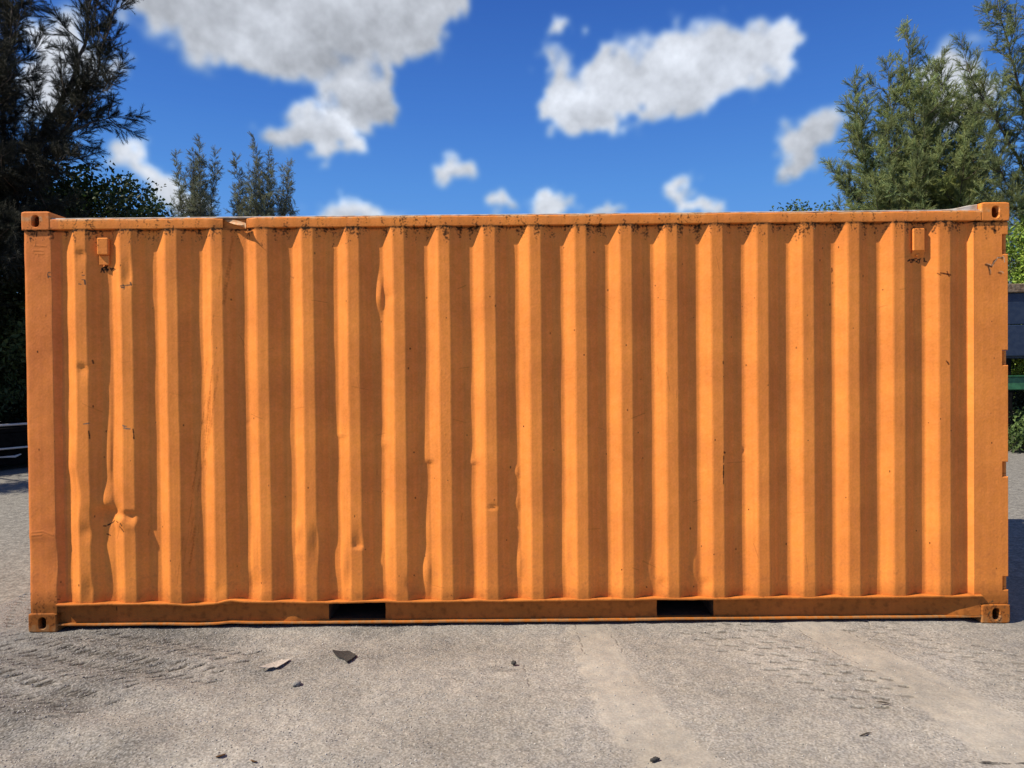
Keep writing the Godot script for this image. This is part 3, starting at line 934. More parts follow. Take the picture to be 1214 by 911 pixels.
	# cracks along the worn strips
	for q in [[0.34, -0.05, 0.36, 0.45], [0.52, -0.04, 0.58, 0.4], [1.66, 0.0, 1.80, 0.62], [1.95, 0.05, 2.08, 0.55], [-2.95, -0.9, -2.6, -0.2], [0.02, 0.55, 0.05, 0.95], [-0.55, 0.62, -0.2, 0.8], [2.1, 0.1, 2.2, -0.1], [1.98, 0.30, 2.25, 0.05]]:
		var a := Vector2(q[0], q[1])
		var e := Vector2(q[2], q[3])
		var last := a
		var n := int(a.distance_to(e) / 0.02)
		for s in n:
			var p := a.lerp(e, (s + 1.0) / n) + Vector2(rng.randf_range(-0.008, 0.008), 0)
			if rng.randf() > 0.45:
				stroke(im, gpx(last.x, last.y), gpx(p.x, p.y), 0.7, Color(0.22, 0.20, 0.18), rng.randf_range(0.1, 0.45))
				stroke(hm, gpx(last.x, last.y), gpx(p.x, p.y), 1.4, Color(0.1, 0.1, 0.1), 0.7)
			last = p
	# oil and rubber stains
	for q in [[1.86, 1.555, 0.14, 0.016, 1.0], [-1.90, 0.14, 0.30, 0.08, 0.22], [0.53, 1.60, 0.05, 0.015, 0.7], [-0.15, 0.62, 0.12, 0.05, 0.16], [-3.0, 1.2, 0.5, 0.3, 0.18]]:
		for s in 24:
			var p := Vector2(q[0], q[1]) + Vector2(rng.randfn() * q[2] * 0.5, rng.randfn() * q[3] * 0.5)
			stroke(im, gpx(p.x, p.y), gpx(p.x + q[2] * 0.2, p.y), q[3] * 130.0 * rng.randf_range(0.3, 1.0), Color(0.10, 0.10, 0.10), q[4] * rng.randf_range(0.1, 0.5))
	var near := StandardMaterial3D.new()
	near.albedo_texture = ImageTexture.create_from_image(im)
	near.roughness = 0.95
	near.metallic_specular = 0.3
	near.heightmap_enabled = true
	near.heightmap_texture = ImageTexture.create_from_image(hm)
	near.heightmap_scale = 1.0
	near.texture_repeat = false
	# the yard beyond: the same gravel, tiled
	var tile := Image.create(512, 512, false, Image.FORMAT_RGB8)
	var s1 := noise(FastNoiseLite.TYPE_CELLULAR, 0.30, 1, 3)
	s1.cellular_return_type = FastNoiseLite.RETURN_CELL_VALUE
	var t1 := s1.get_seamless_image(512, 512)
	var t2 := noise(FastNoiseLite.TYPE_SIMPLEX_SMOOTH, 0.03, 5, 12).get_seamless_image(512, 512)
	for j in 512:
		for i in 512:
			var g := 0.475 + (t1.get_pixel(i, j).r - 0.5) * 0.16 + (t2.get_pixel(i, j).r - 0.5) * 0.12
			tile.set_pixel(i, j, Color(g * 1.018, g, g * 0.957))
	var away := StandardMaterial3D.new()
	away.albedo_texture = ImageTexture.create_from_image(tile)
	away.roughness = 0.95
	away.metallic_specular = 0.3
	away.heightmap_enabled = true
	t2.convert(Image.FORMAT_L8)
	away.heightmap_texture = ImageTexture.create_from_image(t2)
	away.heightmap_scale = 0.8
	away.uv1_scale = Vector3(1, 1, 1)
	# one sheet: a fine grid under the container's front, coarse rings out to the horizon
	var relief := noise(FastNoiseLite.TYPE_SIMPLEX_SMOOTH, 1.0, 3, 30)
	var up := func(x: float, z: float) -> float:
		var flat := smoothstep(-0.02, 0.35, z) if absf(x) < 3.2 and z > -2.6 else 1.0
		var edge := clampf((GX - absf(x)) * 3.0, 0.0, 1.0) * clampf((z - GZ0) * 3.0, 0.0, 1.0) * clampf((2.1 - z) * 3.0, 0.0, 1.0)
		var rut := 0.0
		if x < -1.2 and z > -0.2:
			var across := (z - 0.1) - 0.42 * (x + 2.9)
			rut = 0.012 * sin(across * 15.0 + x * 1.5) * smoothstep(-1.2, -1.9, x) * smoothstep(0.0, 0.25, z)
		var berm := 0.020 * exp(-pow((z + 0.02) / 0.16, 2.0)) * smoothstep(2.83, 2.70, absf(x)) * (0.8 + 0.5 * relief.get_noise_2d(x * 2.0, 5.0))
		return edge * (relief.get_noise_2d(x * 1.1, z * 1.1) * 0.016 * flat + relief.get_noise_2d(x * 9.0, z * 9.0) * 0.003 + rut) + berm
	var sheet := ArrayMesh.new()
	var mb := MB.new()
	var pz := press.get_data()
	var nx := 721
	var nz := 361
	var pts := PackedVector3Array()
	var uvs := PackedVector2Array()
	for j in nz:
		for i in nx:
			var x := -GX + 2.0 * GX * i / (nx - 1)
			var z := GZ0 + 3.6 * j / (nz - 1)
			var pi := mini(int((x + GX) * GPX * 0.5), 1023) + 1024 * mini(int((z - GZ0) * GPX * 0.5), 511)
			pts.append(Vector3(x, up.call(x, z) + (pz[pi] - 127) * 0.00010, z))
			uvs.append(Vector2(float(i) / (nx - 1), float(j) / (nz - 1)))
	mb.grid(nx, nz, pts, Vector3.UP, uvs)
	mb.surface(sheet)
	var fb := MB.new()
	var xs := [-900.0, -200.0, -60.0, -30.0, -18.0, -12.0, -9.0, -7.0, -5.0, -GX, GX, 5.0, 7.0, 9.0, 12.0, 18.0, 30.0, 60.0, 200.0, 900.0]
	var zs := [-900.0, -200.0, -60.0, -30.0, -20.0, -14.0, -11.0, -8.0, -6.0, -4.0, -2.5, GZ0, 2.1, 5.0, 9.0, 18.0, 60.0, 200.0, 900.0]
	for j in zs.size() - 1:
		for i in xs.size() - 1:
			if xs[i] == -GX and zs[j] == GZ0:
				continue
			var q: Array[int] = []
			for c in [[0, 0], [1, 0], [1, 1], [0, 1]]:
				var x: float = xs[i + c[0]]
				var z: float = zs[j + c[1]]
				q.append(fb.put(Vector3(x, 0, z), Vector3.UP, Vector2(x, z) / 1.8))
			fb.ix.append_array([q[0], q[1], q[2], q[0], q[2], q[3]])
	fb.surface(sheet)
	sheet.surface_set_material(0, near)
	sheet.surface_set_material(1, away)
	var g := MeshInstance3D.new()
	g.name = "ground"
	g.mesh = sheet
	add_child(g)
	g.set_meta("kind", "structure")
	g.set_meta("label", "grey gravelly yard surface with tyre tracks")
	# loose grit on top of it
	var stone := MB.new()
	var ico := SphereMesh.new()
	ico.radial_segments = 6
	ico.rings = 3
	ico.radius = 1.0
	ico.height = 1.3
	var mm := MultiMesh.new()
	mm.transform_format = MultiMesh.TRANSFORM_3D
	mm.use_colors = true
	mm.mesh = ico
	var count := 26000
	mm.instance_count = count
	for q in count:
		var z := rng.randf_range(-0.02, 1.9) if q % 12 else rng.randf_range(-1.4, -0.1)
		var x := rng.randf_range(-3.3, 3.0) if q % 12 else rng.randf_range(-3.6, -3.05)
		if rng.randf() < smoothstep(-1.5, 0.8, x) * 0.65:
			x = rng.randf_range(-3.3, -0.4)
		var r := 0.0014 + 0.0036 * pow(rng.randf(), 3.5)
		if q % 900 == 0:
			r *= 1.7
		var bs := Basis.from_euler(Vector3(rng.randf() * 6.3, rng.randf() * 6.3, rng.randf() * 6.3)).scaled(Vector3(r, r, r) * Vector3(1.0, rng.randf_range(0.6, 1.0), rng.randf_range(0.7, 1.2)))
		mm.set_instance_transform(q, Transform3D(bs, Vector3(x, up.call(x, z) + r * 0.25, z)))
		var c := rng.randf_range(0.20, 0.46)
		mm.set_instance_color(q, Color(c * 1.05, c, c * 0.92))
	var gr := MultiMeshInstance3D.new()
	gr.name = "gravel"
	gr.multimesh = mm
	var gm := plain(Color(1, 1, 1), 0.95)
	gm.vertex_color_use_as_albedo = true
	gr.material_override = gm
	add_child(gr)
	gr.set_meta("kind", "stuff")
	tag(gr, "loose grey grit strewn over the yard in front of the container", "gravel")

# ------------------------------------------------------------------ litter on the ground
func shard(called: String, label: String, category: String, at: Vector3, outline: PackedVector2Array, thick: float, mat: Material, tilt: Vector3, curl: float) -> void:
	# a thin bent piece with an outline of its own, lying on the ground
	var c := Vector2.ZERO
	for p in outline:
		c += p / outline.size()
	var mb := MB.new()
	var lift := func(p: Vector2) -> float: return curl * ((p.x - c.x) * (p.x - c.x) * 6.0 + (p.y - c.y) * 0.4)
	var k := outline.size()
	for i in k:
		var a := outline[i]
		var b := outline[(i + 1) % k]
		var am := a.lerp(c, 0.5)
		var bm := b.lerp(c, 0.5)
		for top in [1.0, 0.0]:
			var o := Vector3.UP if top > 0.5 else Vector3.DOWN
			var P := func(p: Vector2) -> Vector3: return Vector3(p.x, lift.call(p) + thick * top, p.y)
			mb.quad(P.call(a), P.call(b), P.call(bm), P.call(am), o)
			mb.tri(P.call(am), P.call(bm), P.call(c), o)
		var n2 := (a + b) * 0.5 - c
		mb.quad(Vector3(a.x, lift.call(a), a.y), Vector3(b.x, lift.call(b), b.y), Vector3(b.x, lift.call(b) + thick, b.y), Vector3(a.x, lift.call(a) + thick, a.y), Vector3(n2.x, 0, n2.y))
	var o := part(called, mb, mat, self)
	o.position = at
	o.rotation = tilt
	tag(o, label, category)

func pebble(called: String, label: String, category: String, at: Vector3, size: Vector3, mat: Material, sd: int, group := "") -> void:
	var f := noise(FastNoiseLite.TYPE_SIMPLEX_SMOOTH, 1.3, 2, sd)
	var mb := MB.new()
	var pts := PackedVector3Array()
	for j in 10:
		var th := PI * j / 9.0
		for i in 15:
			var ph := TAU * i / 14.0
			var d := Vector3(sin(th) * cos(ph), cos(th), sin(th) * sin(ph))
			pts.append(d * size * (1.0 + 0.45 * f.get_noise_3dv(d)))
	var start := 0
	for p in pts:
		mb.put(p, (p / (size * size)).normalized(), Vector2.ZERO)
	for j in 9:
		for i in 14:
			var a := start + j * 15 + i
			mb.ix.append_array([a, a + 15, a + 1, a + 1, a + 15, a + 16])
	var o := part(called, mb, mat, self)
	o.position = at
	o.rotation.y = sd
	tag(o, label, category, group)

func build_litter() -> void:
	var V := func(a: Array) -> PackedVector2Array:
		var r := PackedVector2Array()
		for k in range(0, a.size(), 2):
			r.append(Vector2(a[k], a[k + 1] * 1.7) * 0.01)
		return r
	shard("rubber_scrap", "black torn scrap of rubber lying near the left fork opening", "scrap", Vector3(-0.975, 0.010, 0.44), V.call([-7.5, -1.2, -3.5, -2.6, 0.5, -4.2, 3.5, -2.0, 5.5, -1.0, 7.2, 1.0, 6.5, 4.0, 5.0, 6.2, 2.0, 3.6, -2.0, 2.4, -4.5, 1.0]), 0.009, M.rubber, Vector3(0.10, -0.1, -0.03), 0.4)
	shard("paper_scrap", "pale torn scrap of dry paper left of the black rubber scrap", "scrap", Vector3(-1.325, 0.008, 0.53), V.call([-7.0, 4.4, -3.0, 0.4, 0.5, -2.2, 1.6, -3.6, 2.6, -2.4, 5.8, -3.2, 6.2, -1.8, 4.4, 0.6, 2.0, 3.4, 0.2, 3.0, -2.0, 4.0]), 0.003, M.paper, Vector3(0.10, 0.05, 0.0), 0.3)
	pebble("stone", "rough grey stone below the black rubber scrap", "stone", Vector3(-1.135, 0.010, 0.79), Vector3(0.023, 0.013, 0.018), M.stone, 4)
	pebble("pebble", "dark pebble alone in the middle of the grey yard", "pebble", Vector3(-0.037, 0.009, 0.555), Vector3(0.014, 0.011, 0.012), M.stone_dark, 9)
	shard("dry_leaf", "small ochre dry leaf bit, left of its twin at the photo's lower edge", "leaf", Vector3(-1.24, 0.006, 1.48), V.call([-2.0, 0.4, -0.6, -0.8, 1.2, -1.0, 2.0, 0.0, 0.8, 0.8, -0.8, 0.9]), 0.002, M.leaf_dry, Vector3(0.1, 0.6, 0.1), 3.0)
	shard("dry_leaf", "small ochre dry leaf bit, right of its twin at the photo's lower edge", "leaf", Vector3(-1.09, 0.006, 1.52), V.call([-1.5, 0.4, -0.6, -0.7, 0.9, -0.8, 1.6, 0.0, 0.8, 0.8, -0.8, 0.6]), 0.002, M.leaf_dry, Vector3(0.1, -0.4, 0.1), 3.0)
	pebble("dirt_clod", "dark crumbled dirt clod at the near end of the worn strip", "dirt clod", Vector3(0.53, 0.006, 1.53), Vector3(0.024, 0.008, 0.010), M.stone_dark, 13)
	for q in [[1.47, 1.34, 0.035, 0.5, "short dark twig lying nearest the camera among the tread marks"], [1.70, 1.05, 0.03, -0.3, "short dark twig beside the curved worn strip on the right"]]:
		var mb := MB.new()
		var l: float = q[2]
		mb.tube(PackedVector3Array([Vector3(-l, 0.004, 0), Vector3(-l * 0.3, 0.009, 0.006), Vector3(l * 0.4, 0.006, 0.002), Vector3(l, 0.005, 0.010)]), PackedFloat32Array([0.002, 0.004, 0.0035, 0.001]), 6)
		var o := part("twig", mb, M.bark, self)
		o.position = Vector3(q[0], 0.0, q[1])
		o.rotation.y = q[3]
		tag(o, q[4], "twig")

# ------------------------------------------------------------------ plants
var plume_mesh: ArrayMesh
var leaf_mesh: ArrayMesh

func make_plant_meshes() -> void:
	var rng := RandomNumberGenerator.new()
	rng.seed = 3
	var mb := MB.new()
	for k in 38:
		var t := (k + 0.5) / 38.0
		var a := k * 2.4
		var out := Vector3(cos(a), 0, sin(a))
		var p := Vector3(0, 0.40 * t, 0) + out * 0.006
		var d := (Vector3.UP * rng.randf_range(0.9, 1.5) + out * rng.randf_range(0.25, 0.65)).normalized()
		var l := rng.randf_range(0.09, 0.18)
		var q := p + d * l * 0.55
		var e := p + (d + Vector3(0, -0.15, 0) + out * 0.2) * l
		var s := d.cross(out + Vector3(0.1, 0.3, 0)).normalized() * 0.0042
		mb.quad(p - s * 0.6, p + s * 0.6, q + s, q - s, s.cross(d))
		mb.tri(q - s, q + s, e, s.cross(d))
	mb.tri(Vector3(-0.004, 0, 0), Vector3(0.004, 0, 0), Vector3(0, 0.42, 0), Vector3.BACK)
	mb.tri(Vector3(0, 0, -0.004), Vector3(0, 0, 0.004), Vector3(0, 0.42, 0), Vector3.RIGHT)
	plume_mesh = mb.mesh()
	mb = MB.new()
	for k in 11:
		var d := Vector3(rng.randfn(), rng.randfn() * 0.7 + 0.3, rng.randfn()).normalized()
		var p := d * rng.randf_range(0.02, 0.14)
		var s := d.cross(Vector3(rng.randfn(), rng.randfn(), rng.randfn())).normalized()
		var l := rng.randf_range(0.07, 0.12)
		var w := l * 0.27
		var nr := s.cross(d)
		var tip := p + d * l - Vector3(0, l * 0.25, 0)
		var m := p + d * l * 0.5
		mb.tri(p, m + s * w + nr * w * 0.35, tip, nr)
		mb.tri(p, tip, m - s * w + nr * w * 0.35, nr)
	leaf_mesh = mb.mesh()

func aim(p: Vector3, up: Vector3, spin: float, s: float) -> Transform3D:
	var y := up.normalized()
	var x := y.cross(Vector3(0.31, 0.17, 0.93)).normalized().rotated(y, spin)
	return Transform3D(Basis(x * s, y * s, x.cross(y) * s), p)

func crown(called: String, mesh: Mesh, places: Array[Transform3D], tint: Color, vary: float, mat: Material, parent: Node, sd: int) -> MultiMeshInstance3D:
	var rng := RandomNumberGenerator.new()
	rng.seed = sd
	var mm := MultiMesh.new()
	mm.transform_format = MultiMesh.TRANSFORM_3D
	mm.use_colors = true
	mm.mesh = mesh
	mm.instance_count = places.size()
	var patch := noise(FastNoiseLite.TYPE_SIMPLEX_SMOOTH, 1.1, 2, sd + 7)
	for k in places.size():
		mm.set_instance_transform(k, places[k])
		var g := (1.0 + rng.randf_range(-vary, vary)) * (1.0 + 0.55 * patch.get_noise_3dv(places[k].origin))
		var y := rng.randf_range(-0.12, 0.12)
		mm.set_instance_color(k, Color(tint.r * g * (1.0 + y), tint.g * g, tint.b * g * (1.0 - y)))
	var o := MultiMeshInstance3D.new()
	o.name = called
	o.multimesh = mm
	o.material_override = mat
	parent.add_child(o, true)
	o.set_meta("kind", "stuff")
	return o

func resample(p: PackedVector3Array, step: float) -> PackedVector3Array:
	var c := Curve3D.new()
	for k in p.size():
		var t := (p[mini(k + 1, p.size() - 1)] - p[maxi(k - 1, 0)]) / 6.0
		c.add_point(p[k], -t, t)
	var o := PackedVector3Array()
	var l := c.get_baked_length()
	var n := maxi(2, int(l / step))
	for k in n + 1:
		o.append(c.sample_baked(l * k / n))
	return o

func casuarina(called: String, label: String, base: Vector3, limbs: Array, tint: Color, sd: int, size := 0.62, density := 1.0, sub := 1.0) -> void:
	# limbs: [points relative to base, start thickness, share of its length that is bare, reach of the side twigs at the start, at the tip]
	var rng := RandomNumberGenerator.new()
	rng.seed = sd
	var t := thing(called, label, "tree", base)
	var places: Array[Transform3D] = []
	var twigs := MB.new()
	var first := true
	for L in limbs:
		var pts := PackedVector3Array()
		for q in L[0]:
			pts.append(q)
		var path := resample(pts, 0.25)
		var rad := PackedFloat32Array()
		for k in path.size():
			path[k] += Vector3(rng.randf_range(-1, 1), 0, rng.randf_range(-1, 1)) * 0.025
			rad.append(maxf(0.005, 0.62 * L[1] * (1.0 - 0.95 * k / (path.size() - 1.0))))
		var wood := MB.new()
		wood.tube(path, rad, 7)
		part("trunk" if first else "limb", wood, M.bark, t)
		first = false
		foliate(path, L[2], L[3], L[4], size, density, places, twigs, rng)
		# boughs of the limb, each a spray of its own
		var total := 0.25 * path.size()
		var n := int(total * (1.0 - L[2]) / 0.26 * sub)
		for k in n:
			var fr: float = lerpf(L[2], 0.92, (k + rng.randf()) / n)
			var i := mini(int(fr * (path.size() - 1)), path.size() - 2)
			var d := (path[i + 1] - path[i]).normalized()
			var side := d.cross(Vector3(0.3, 0.4, 0.86)).normalized().rotated(d, k * 2.4 + rng.randf())
			var l: float = lerpf(L[3], L[4], fr) * rng.randf_range(1.0, 3.2)
			var p0 := path[i]
			var p1 := p0 + (d * 0.5 + side + Vector3.UP * 0.1).normalized() * l * 0.5
			var p2 := p1 + (d * 0.8 + side * 0.6 + Vector3.UP * rng.randf_range(0.0, 0.7)).normalized() * l * 0.5
			var bough := resample(PackedVector3Array([p0, p1, p2]), 0.15)
			var br := PackedFloat32Array()
			for q in bough.size():
				br.append(0.012 - 0.009 * q / bough.size())
			twigs.tube(bough, br, 4)
			foliate(bough, 0.15, minf(l * 0.34, 0.34), 0.15, size, density, places, twigs, rng)
	if twigs.v.size():
		var tw := part("twig", twigs, M.bark, t)
		tw.set_meta("kind", "stuff")
	crown("crown", plume_mesh, places, tint, 0.35, M.needle, t, sd + 1)

func foliate(path: PackedVector3Array, bare: float, r0: float, r1: float, size: float, density: float, places: Array[Transform3D], twigs: MB, rng: RandomNumberGenerator) -> void:
	var total := 0.0
	for k in path.size() - 1:
		total += path[k].distance_to(path[k + 1])
	var n := maxi(2, int(total * (1.0 - bare) * 19.0 * density))
	for k in n:
		var fr: float = lerpf(bare, 1.0, (k + rng.randf()) / n)
		var at := fr * (path.size() - 1)
		var i := mini(int(at), path.size() - 2)
		var p := path[i].lerp(path[i + 1], at - i)
		var d := (path[i + 1] - path[i]).normalized()
		var side := d.cross(Vector3(0.3, 0.4, 0.86)).normalized().rotated(d, rng.randf() * TAU)
		var reach: float = lerpf(r0, r1, clampf((fr - bare) / (1.0 - bare), 0.0, 1.0)) * rng.randf_range(0.35, 1.15)
		var td := (d * rng.randf_range(0.4, 1.1) + side * rng.randf_range(0.5, 1.0) + Vector3.UP * rng.randf_range(-0.25, 0.4)).normalized()
		var e := p + td * reach
		if reach > 0.15:
			twigs.tube(PackedVector3Array([p, e]), PackedFloat32Array([0.004, 0.002]), 3)
		var m := maxi(1, int(reach / 0.06))
		for s in m:
			var c := p.lerp(e, (s + rng.randf()) / m)
			for r in 3:
				var pd := (td + Vector3(rng.randfn(), rng.randfn(), rng.randfn()) * 0.42 + Vector3.UP * rng.randf_range(-0.1, 0.3)).normalized()
				places.append(aim(c, pd, rng.randf() * 6.3, size * rng.randf_range(0.38, 0.80)))

func slim(top: Array, height: float, rng_seed: int, reach := 0.40) -> Array:
	# limbs of a slim casuarina: a trunk and risers that end at the given [x, height, z]
	var rng := RandomNumberGenerator.new()
	rng.seed = rng_seed
	var limbs := [[[Vector3.ZERO, Vector3(0.1, height * 0.5, 0), Vector3(top[0][0], top[0][1], top[0][2])], 0.16, 0.25, reach * 1.1, reach * 0.55]]
	for k in range(1, top.size()):
		var e := Vector3(top[k][0], top[k][1], top[k][2])
		var s := Vector3(e.x * 0.1, e.y * rng.randf_range(0.30, 0.55), e.z * 0.1)
		limbs.append([[s, Vector3(e.x * 0.7 + rng.randf_range(-0.15, 0.15), lerpf(s.y, e.y, 0.45), e.z * 0.75), e], 0.06, 0.12, reach, reach * 0.5])
	return limbs

func broadleaf(called: String, label: String, base: Vector3, blobs: Array, tint: Color, count: int, sd: int, leaf := 1.0, category := "tree", group := "") -> void:
	# blobs: [centre relative to base, radii]
	var rng := RandomNumberGenerator.new()
	rng.seed = sd
	var t := thing(called, label, category, base, 0.0, group)
	var wood := MB.new()
	var vol := 0.0
	var top := 0.0
	for b in blobs:
		vol += pow(b[1].x * b[1].y * b[1].z, 0.66)
		top = maxf(top, b[0].y)
	wood.tube(PackedVector3Array([Vector3.ZERO, Vector3(0.05, top * 0.3, 0.03), Vector3(-0.02, top * 0.6, 0)]), PackedFloat32Array([0.10 + top * 0.015, 0.07 + top * 0.01, 0.05]), 8)
	part("trunk", wood, M.bark, t)
	var places: Array[Transform3D] = []
	var f := noise(FastNoiseLite.TYPE_SIMPLEX_SMOOTH, 0.9, 2, sd)
	for b in blobs:
		var c: Vector3 = b[0]
		var r: Vector3 = b[1]
		var lb := MB.new()
		lb.tube(PackedVector3Array([Vector3(0, top * 0.25, 0), Vector3(c.x * 0.5, lerpf(top * 0.25, c.y, 0.4), c.z * 0.5), c + Vector3(0, r.y * 0.5, 0)]), PackedFloat32Array([0.06, 0.045, 0.012]), 6)
		part("limb", lb, M.bark, t)
		var n := int(count * pow(r.x * r.y * r.z, 0.66) / vol)
		for k in n:
			var d := Vector3(rng.randfn(), rng.randfn(), rng.randfn()).normalized()
			var q := pow(rng.randf(), 0.45) * (1.0 + 0.55 * f.get_noise_3dv(d * 1.6 + c))
			var p := c + d * r * q
			if p.y < 0.05:
				continue
			places.append(aim(p, d + Vector3(rng.randfn(), rng.randfn() + 0.5, rng.randfn()) * 0.7, rng.randf() * 6.3, leaf * rng.randf_range(0.7, 1.25)))
	crown("crown", leaf_mesh, places, tint, 0.4, M.leaf, t, sd + 1)

func build_plants() -> void:
	make_plant_meshes()
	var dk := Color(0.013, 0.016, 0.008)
	# tall casuarina at the left, its limbs leaning over the container's end
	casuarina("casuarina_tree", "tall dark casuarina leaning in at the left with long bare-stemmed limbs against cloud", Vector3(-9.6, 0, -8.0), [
		[[Vector3.ZERO, Vector3(0.5, 3.2, 0), Vector3(1.2, 5.1, 0), Vector3(2.05, 6.55, 0.1), Vector3(2.3, 7.5, 0), Vector3(2.55, 8.8, 0.1)], 0.20, 0.40, 0.46, 0.25],
		[[Vector3(1.25, 5.0, 0), Vector3(2.05, 5.85, 0.2), Vector3(2.55, 6.5, 0.3), Vector3(2.85, 7.4, 0.3), Vector3(3.15, 8.2, 0.3)], 0.07, 0.10, 0.31, 0.16],
		[[Vector3(2.1, 5.9, 0.2), Vector3(2.7, 6.25, 0.4), Vector3(3.2, 6.8, 0.5)], 0.03, 0.1, 0.17, 0.12],
		[[Vector3(2.0, 5.7, 0.2), Vector3(2.6, 6.05, 0.0), Vector3(3.15, 6.12, -0.1)], 0.03, 0.1, 0.16, 0.12],
		[[Vector3(0.8, 4.2, 0.1), Vector3(1.6, 5.0, 0.5), Vector3(2.3, 5.5, 0.7)], 0.05, 0.05, 0.34, 0.29],
		[[Vector3(0.6, 3.4, 0), Vector3(1.3, 4.1, 0.3), Vector3(2.1, 4.5, 0.4)], 0.05, 0.05, 0.37, 0.32],
		[[Vector3(0.7, 3.8, 0), Vector3(0.9, 5.8, 0.4), Vector3(1.2, 7.3, 0.3), Vector3(1.3, 8.8, 0.3)], 0.08, 0.1, 0.37, 0.22],
		[[Vector3(0.4, 3.0, 0), Vector3(0.6, 5.6, -0.3), Vector3(0.8, 8.0, -0.2), Vector3(0.9, 9.6, -0.2)], 0.1, 0.15, 0.43, 0.29],
		[[Vector3(0.3, 3.0, 0), Vector3(-0.5, 5.5, 0.3), Vector3(-0.9, 8.0, 0.4), Vector3(-1.0, 10.0, 0.4)], 0.1, 0.1, 0.56, 0.29],
		[[Vector3(0.4, 3.5, 0), Vector3(1.0, 4.6, 0.8), Vector3(1.3, 6.0, 1.0), Vector3(1.5, 6.9, 1.0)], 0.06, 0.05, 0.34, 0.22],
		[[Vector3(0.2, 2.5, 0), Vector3(0.9, 3.6, 0.6), Vector3(1.7, 4.1, 0.9)], 0.06, 0.05, 0.43, 0.36],
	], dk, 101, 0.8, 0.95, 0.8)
	# its neighbours further left shade the ground behind the container
	casuarina("casuarina_tree", "dark casuarina standing further left behind the leaning casuarina", Vector3(-13.0, 0, -9.5), slim([[0, 11.5, 0], [1.6, 9.5, 0.5], [-1.6, 9, 0.2], [0.8, 10, 1.2], [-0.6, 10, -1.2], [2.2, 7.5, -0.4], [-2.2, 7, 0.4]], 11.0, 7, 0.7), dk, 103, 0.9, 0.6)
	broadleaf("broadleaf_tree", "dense dark broadleaf tree behind the container's left end, below the far casuarinas", Vector3(-8.3, 0, -10.0), [
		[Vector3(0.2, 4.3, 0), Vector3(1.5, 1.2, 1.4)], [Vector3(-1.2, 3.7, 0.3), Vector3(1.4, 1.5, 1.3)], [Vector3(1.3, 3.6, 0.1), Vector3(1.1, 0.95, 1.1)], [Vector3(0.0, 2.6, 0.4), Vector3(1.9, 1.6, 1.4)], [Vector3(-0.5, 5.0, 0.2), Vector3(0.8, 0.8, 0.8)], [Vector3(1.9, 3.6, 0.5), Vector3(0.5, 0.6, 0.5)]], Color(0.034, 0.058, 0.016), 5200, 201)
	broadleaf("broadleaf_tree", "big shady broadleaf tree at the far left edge, over the black trailer", Vector3(-12.2, 0, -9.0), [
		[Vector3(0, 4.6, 0), Vector3(2.2, 1.8, 2.2)], [Vector3(1.6, 3.4, 0.3), Vector3(1.8, 1.6, 1.7)], [Vector3(-1.6, 3.6, 0.6), Vector3(2.0, 1.8, 1.8)], [Vector3(0.4, 2.2, -0.6), Vector3(2.4, 1.6, 1.4)], [Vector3(0.5, 5.6, 0.8), Vector3(1.4, 1.2, 1.4)], [Vector3(1.0, 4.5, 4.0), Vector3(1.0, 0.6, 0.8)]], Color(0.03, 0.05, 0.015), 6000, 205)  # last blob is a bough added out of view to throw shade
	broadleaf("shrub", "dark undergrowth shrub behind the black trailer at the left", Vector3(-10.2, 0, -11.2), [
		[Vector3(-1.6, 1.0, 0), Vector3(1.6, 1.4, 0.9)], [Vector3(0.6, 1.2, 0.1), Vector3(1.7, 1.6, 0.9)], [Vector3(-0.4, 2.4, -0.3), Vector3(2.0, 1.2, 0.9)], [Vector3(2.2, 1.1, -0.1), Vector3(1.3, 1.3, 0.9)]], Color(0.03, 0.05, 0.015), 4200, 209, 1.1, "shrub")
	# two slim casuarinas far behind, and a bright bush below them
	casuarina("casuarina_tree", "slim far casuarina with one tall middle spire, left of the far pair", Vector3(-15.2, 0, -30.5), slim([[0.1, 13.2, 0], [-0.85, 12.3, 0.3], [0.80, 12.6, -0.3], [-0.4, 11.6, -0.6], [0.45, 11.4, 0.7], [0.65, 10.2, 0.2], [-0.55, 10.4, 0.5], [0.7, 9.2, -0.4], [0.0, 12.4, 0.4], [-0.4, 9.4, 0.7], [0.2, 10.6, 0.8]], 13.0, 11, 0.42), Color(0.19, 0.205, 0.135), 111, 0.85, 0.6)
	casuarina("casuarina_tree", "broader far casuarina with several spires, right of the far pair", Vector3(-12.0, 0, -30.5), slim([[-0.4, 13.2, 0], [-1.2, 12.2, 0.3], [0.2, 12.7, -0.3], [-1.2, 10.7, 0.2], [1.4, 11.9, 0.4], [1.0, 11.6, -0.5], [0.6, 11.5, 0.8], [1.4, 9.9, 0.2], [-0.9, 11.4, -0.5], [0.0, 11.8, 0.9], [-0.7, 9.6, 0.8], [1.2, 9.0, 0.5], [0.4, 10.4, 0.9], [-0.2, 10.8, 1.0]], 13.0, 12, 0.44), Color(0.19, 0.205, 0.135), 113, 0.85, 0.6)
	broadleaf("shrub", "bright green bush peeping over the container between the far casuarinas and dark tree", Vector3(-9.0, 0, -16.0), [
		[Vector3(0, 5.1, 0), Vector3(0.9, 0.75, 0.8)], [Vector3(-0.7, 4.4, 0), Vector3(0.9, 0.9, 0.8)], [Vector3(0.5, 3.6, 0), Vector3(1.2, 1.4, 1.0)], [Vector3(0, 2.0, 0), Vector3(1.3, 1.5, 1.1)]], Color(0.075, 0.13, 0.025), 1600, 215, 1.0, "shrub")
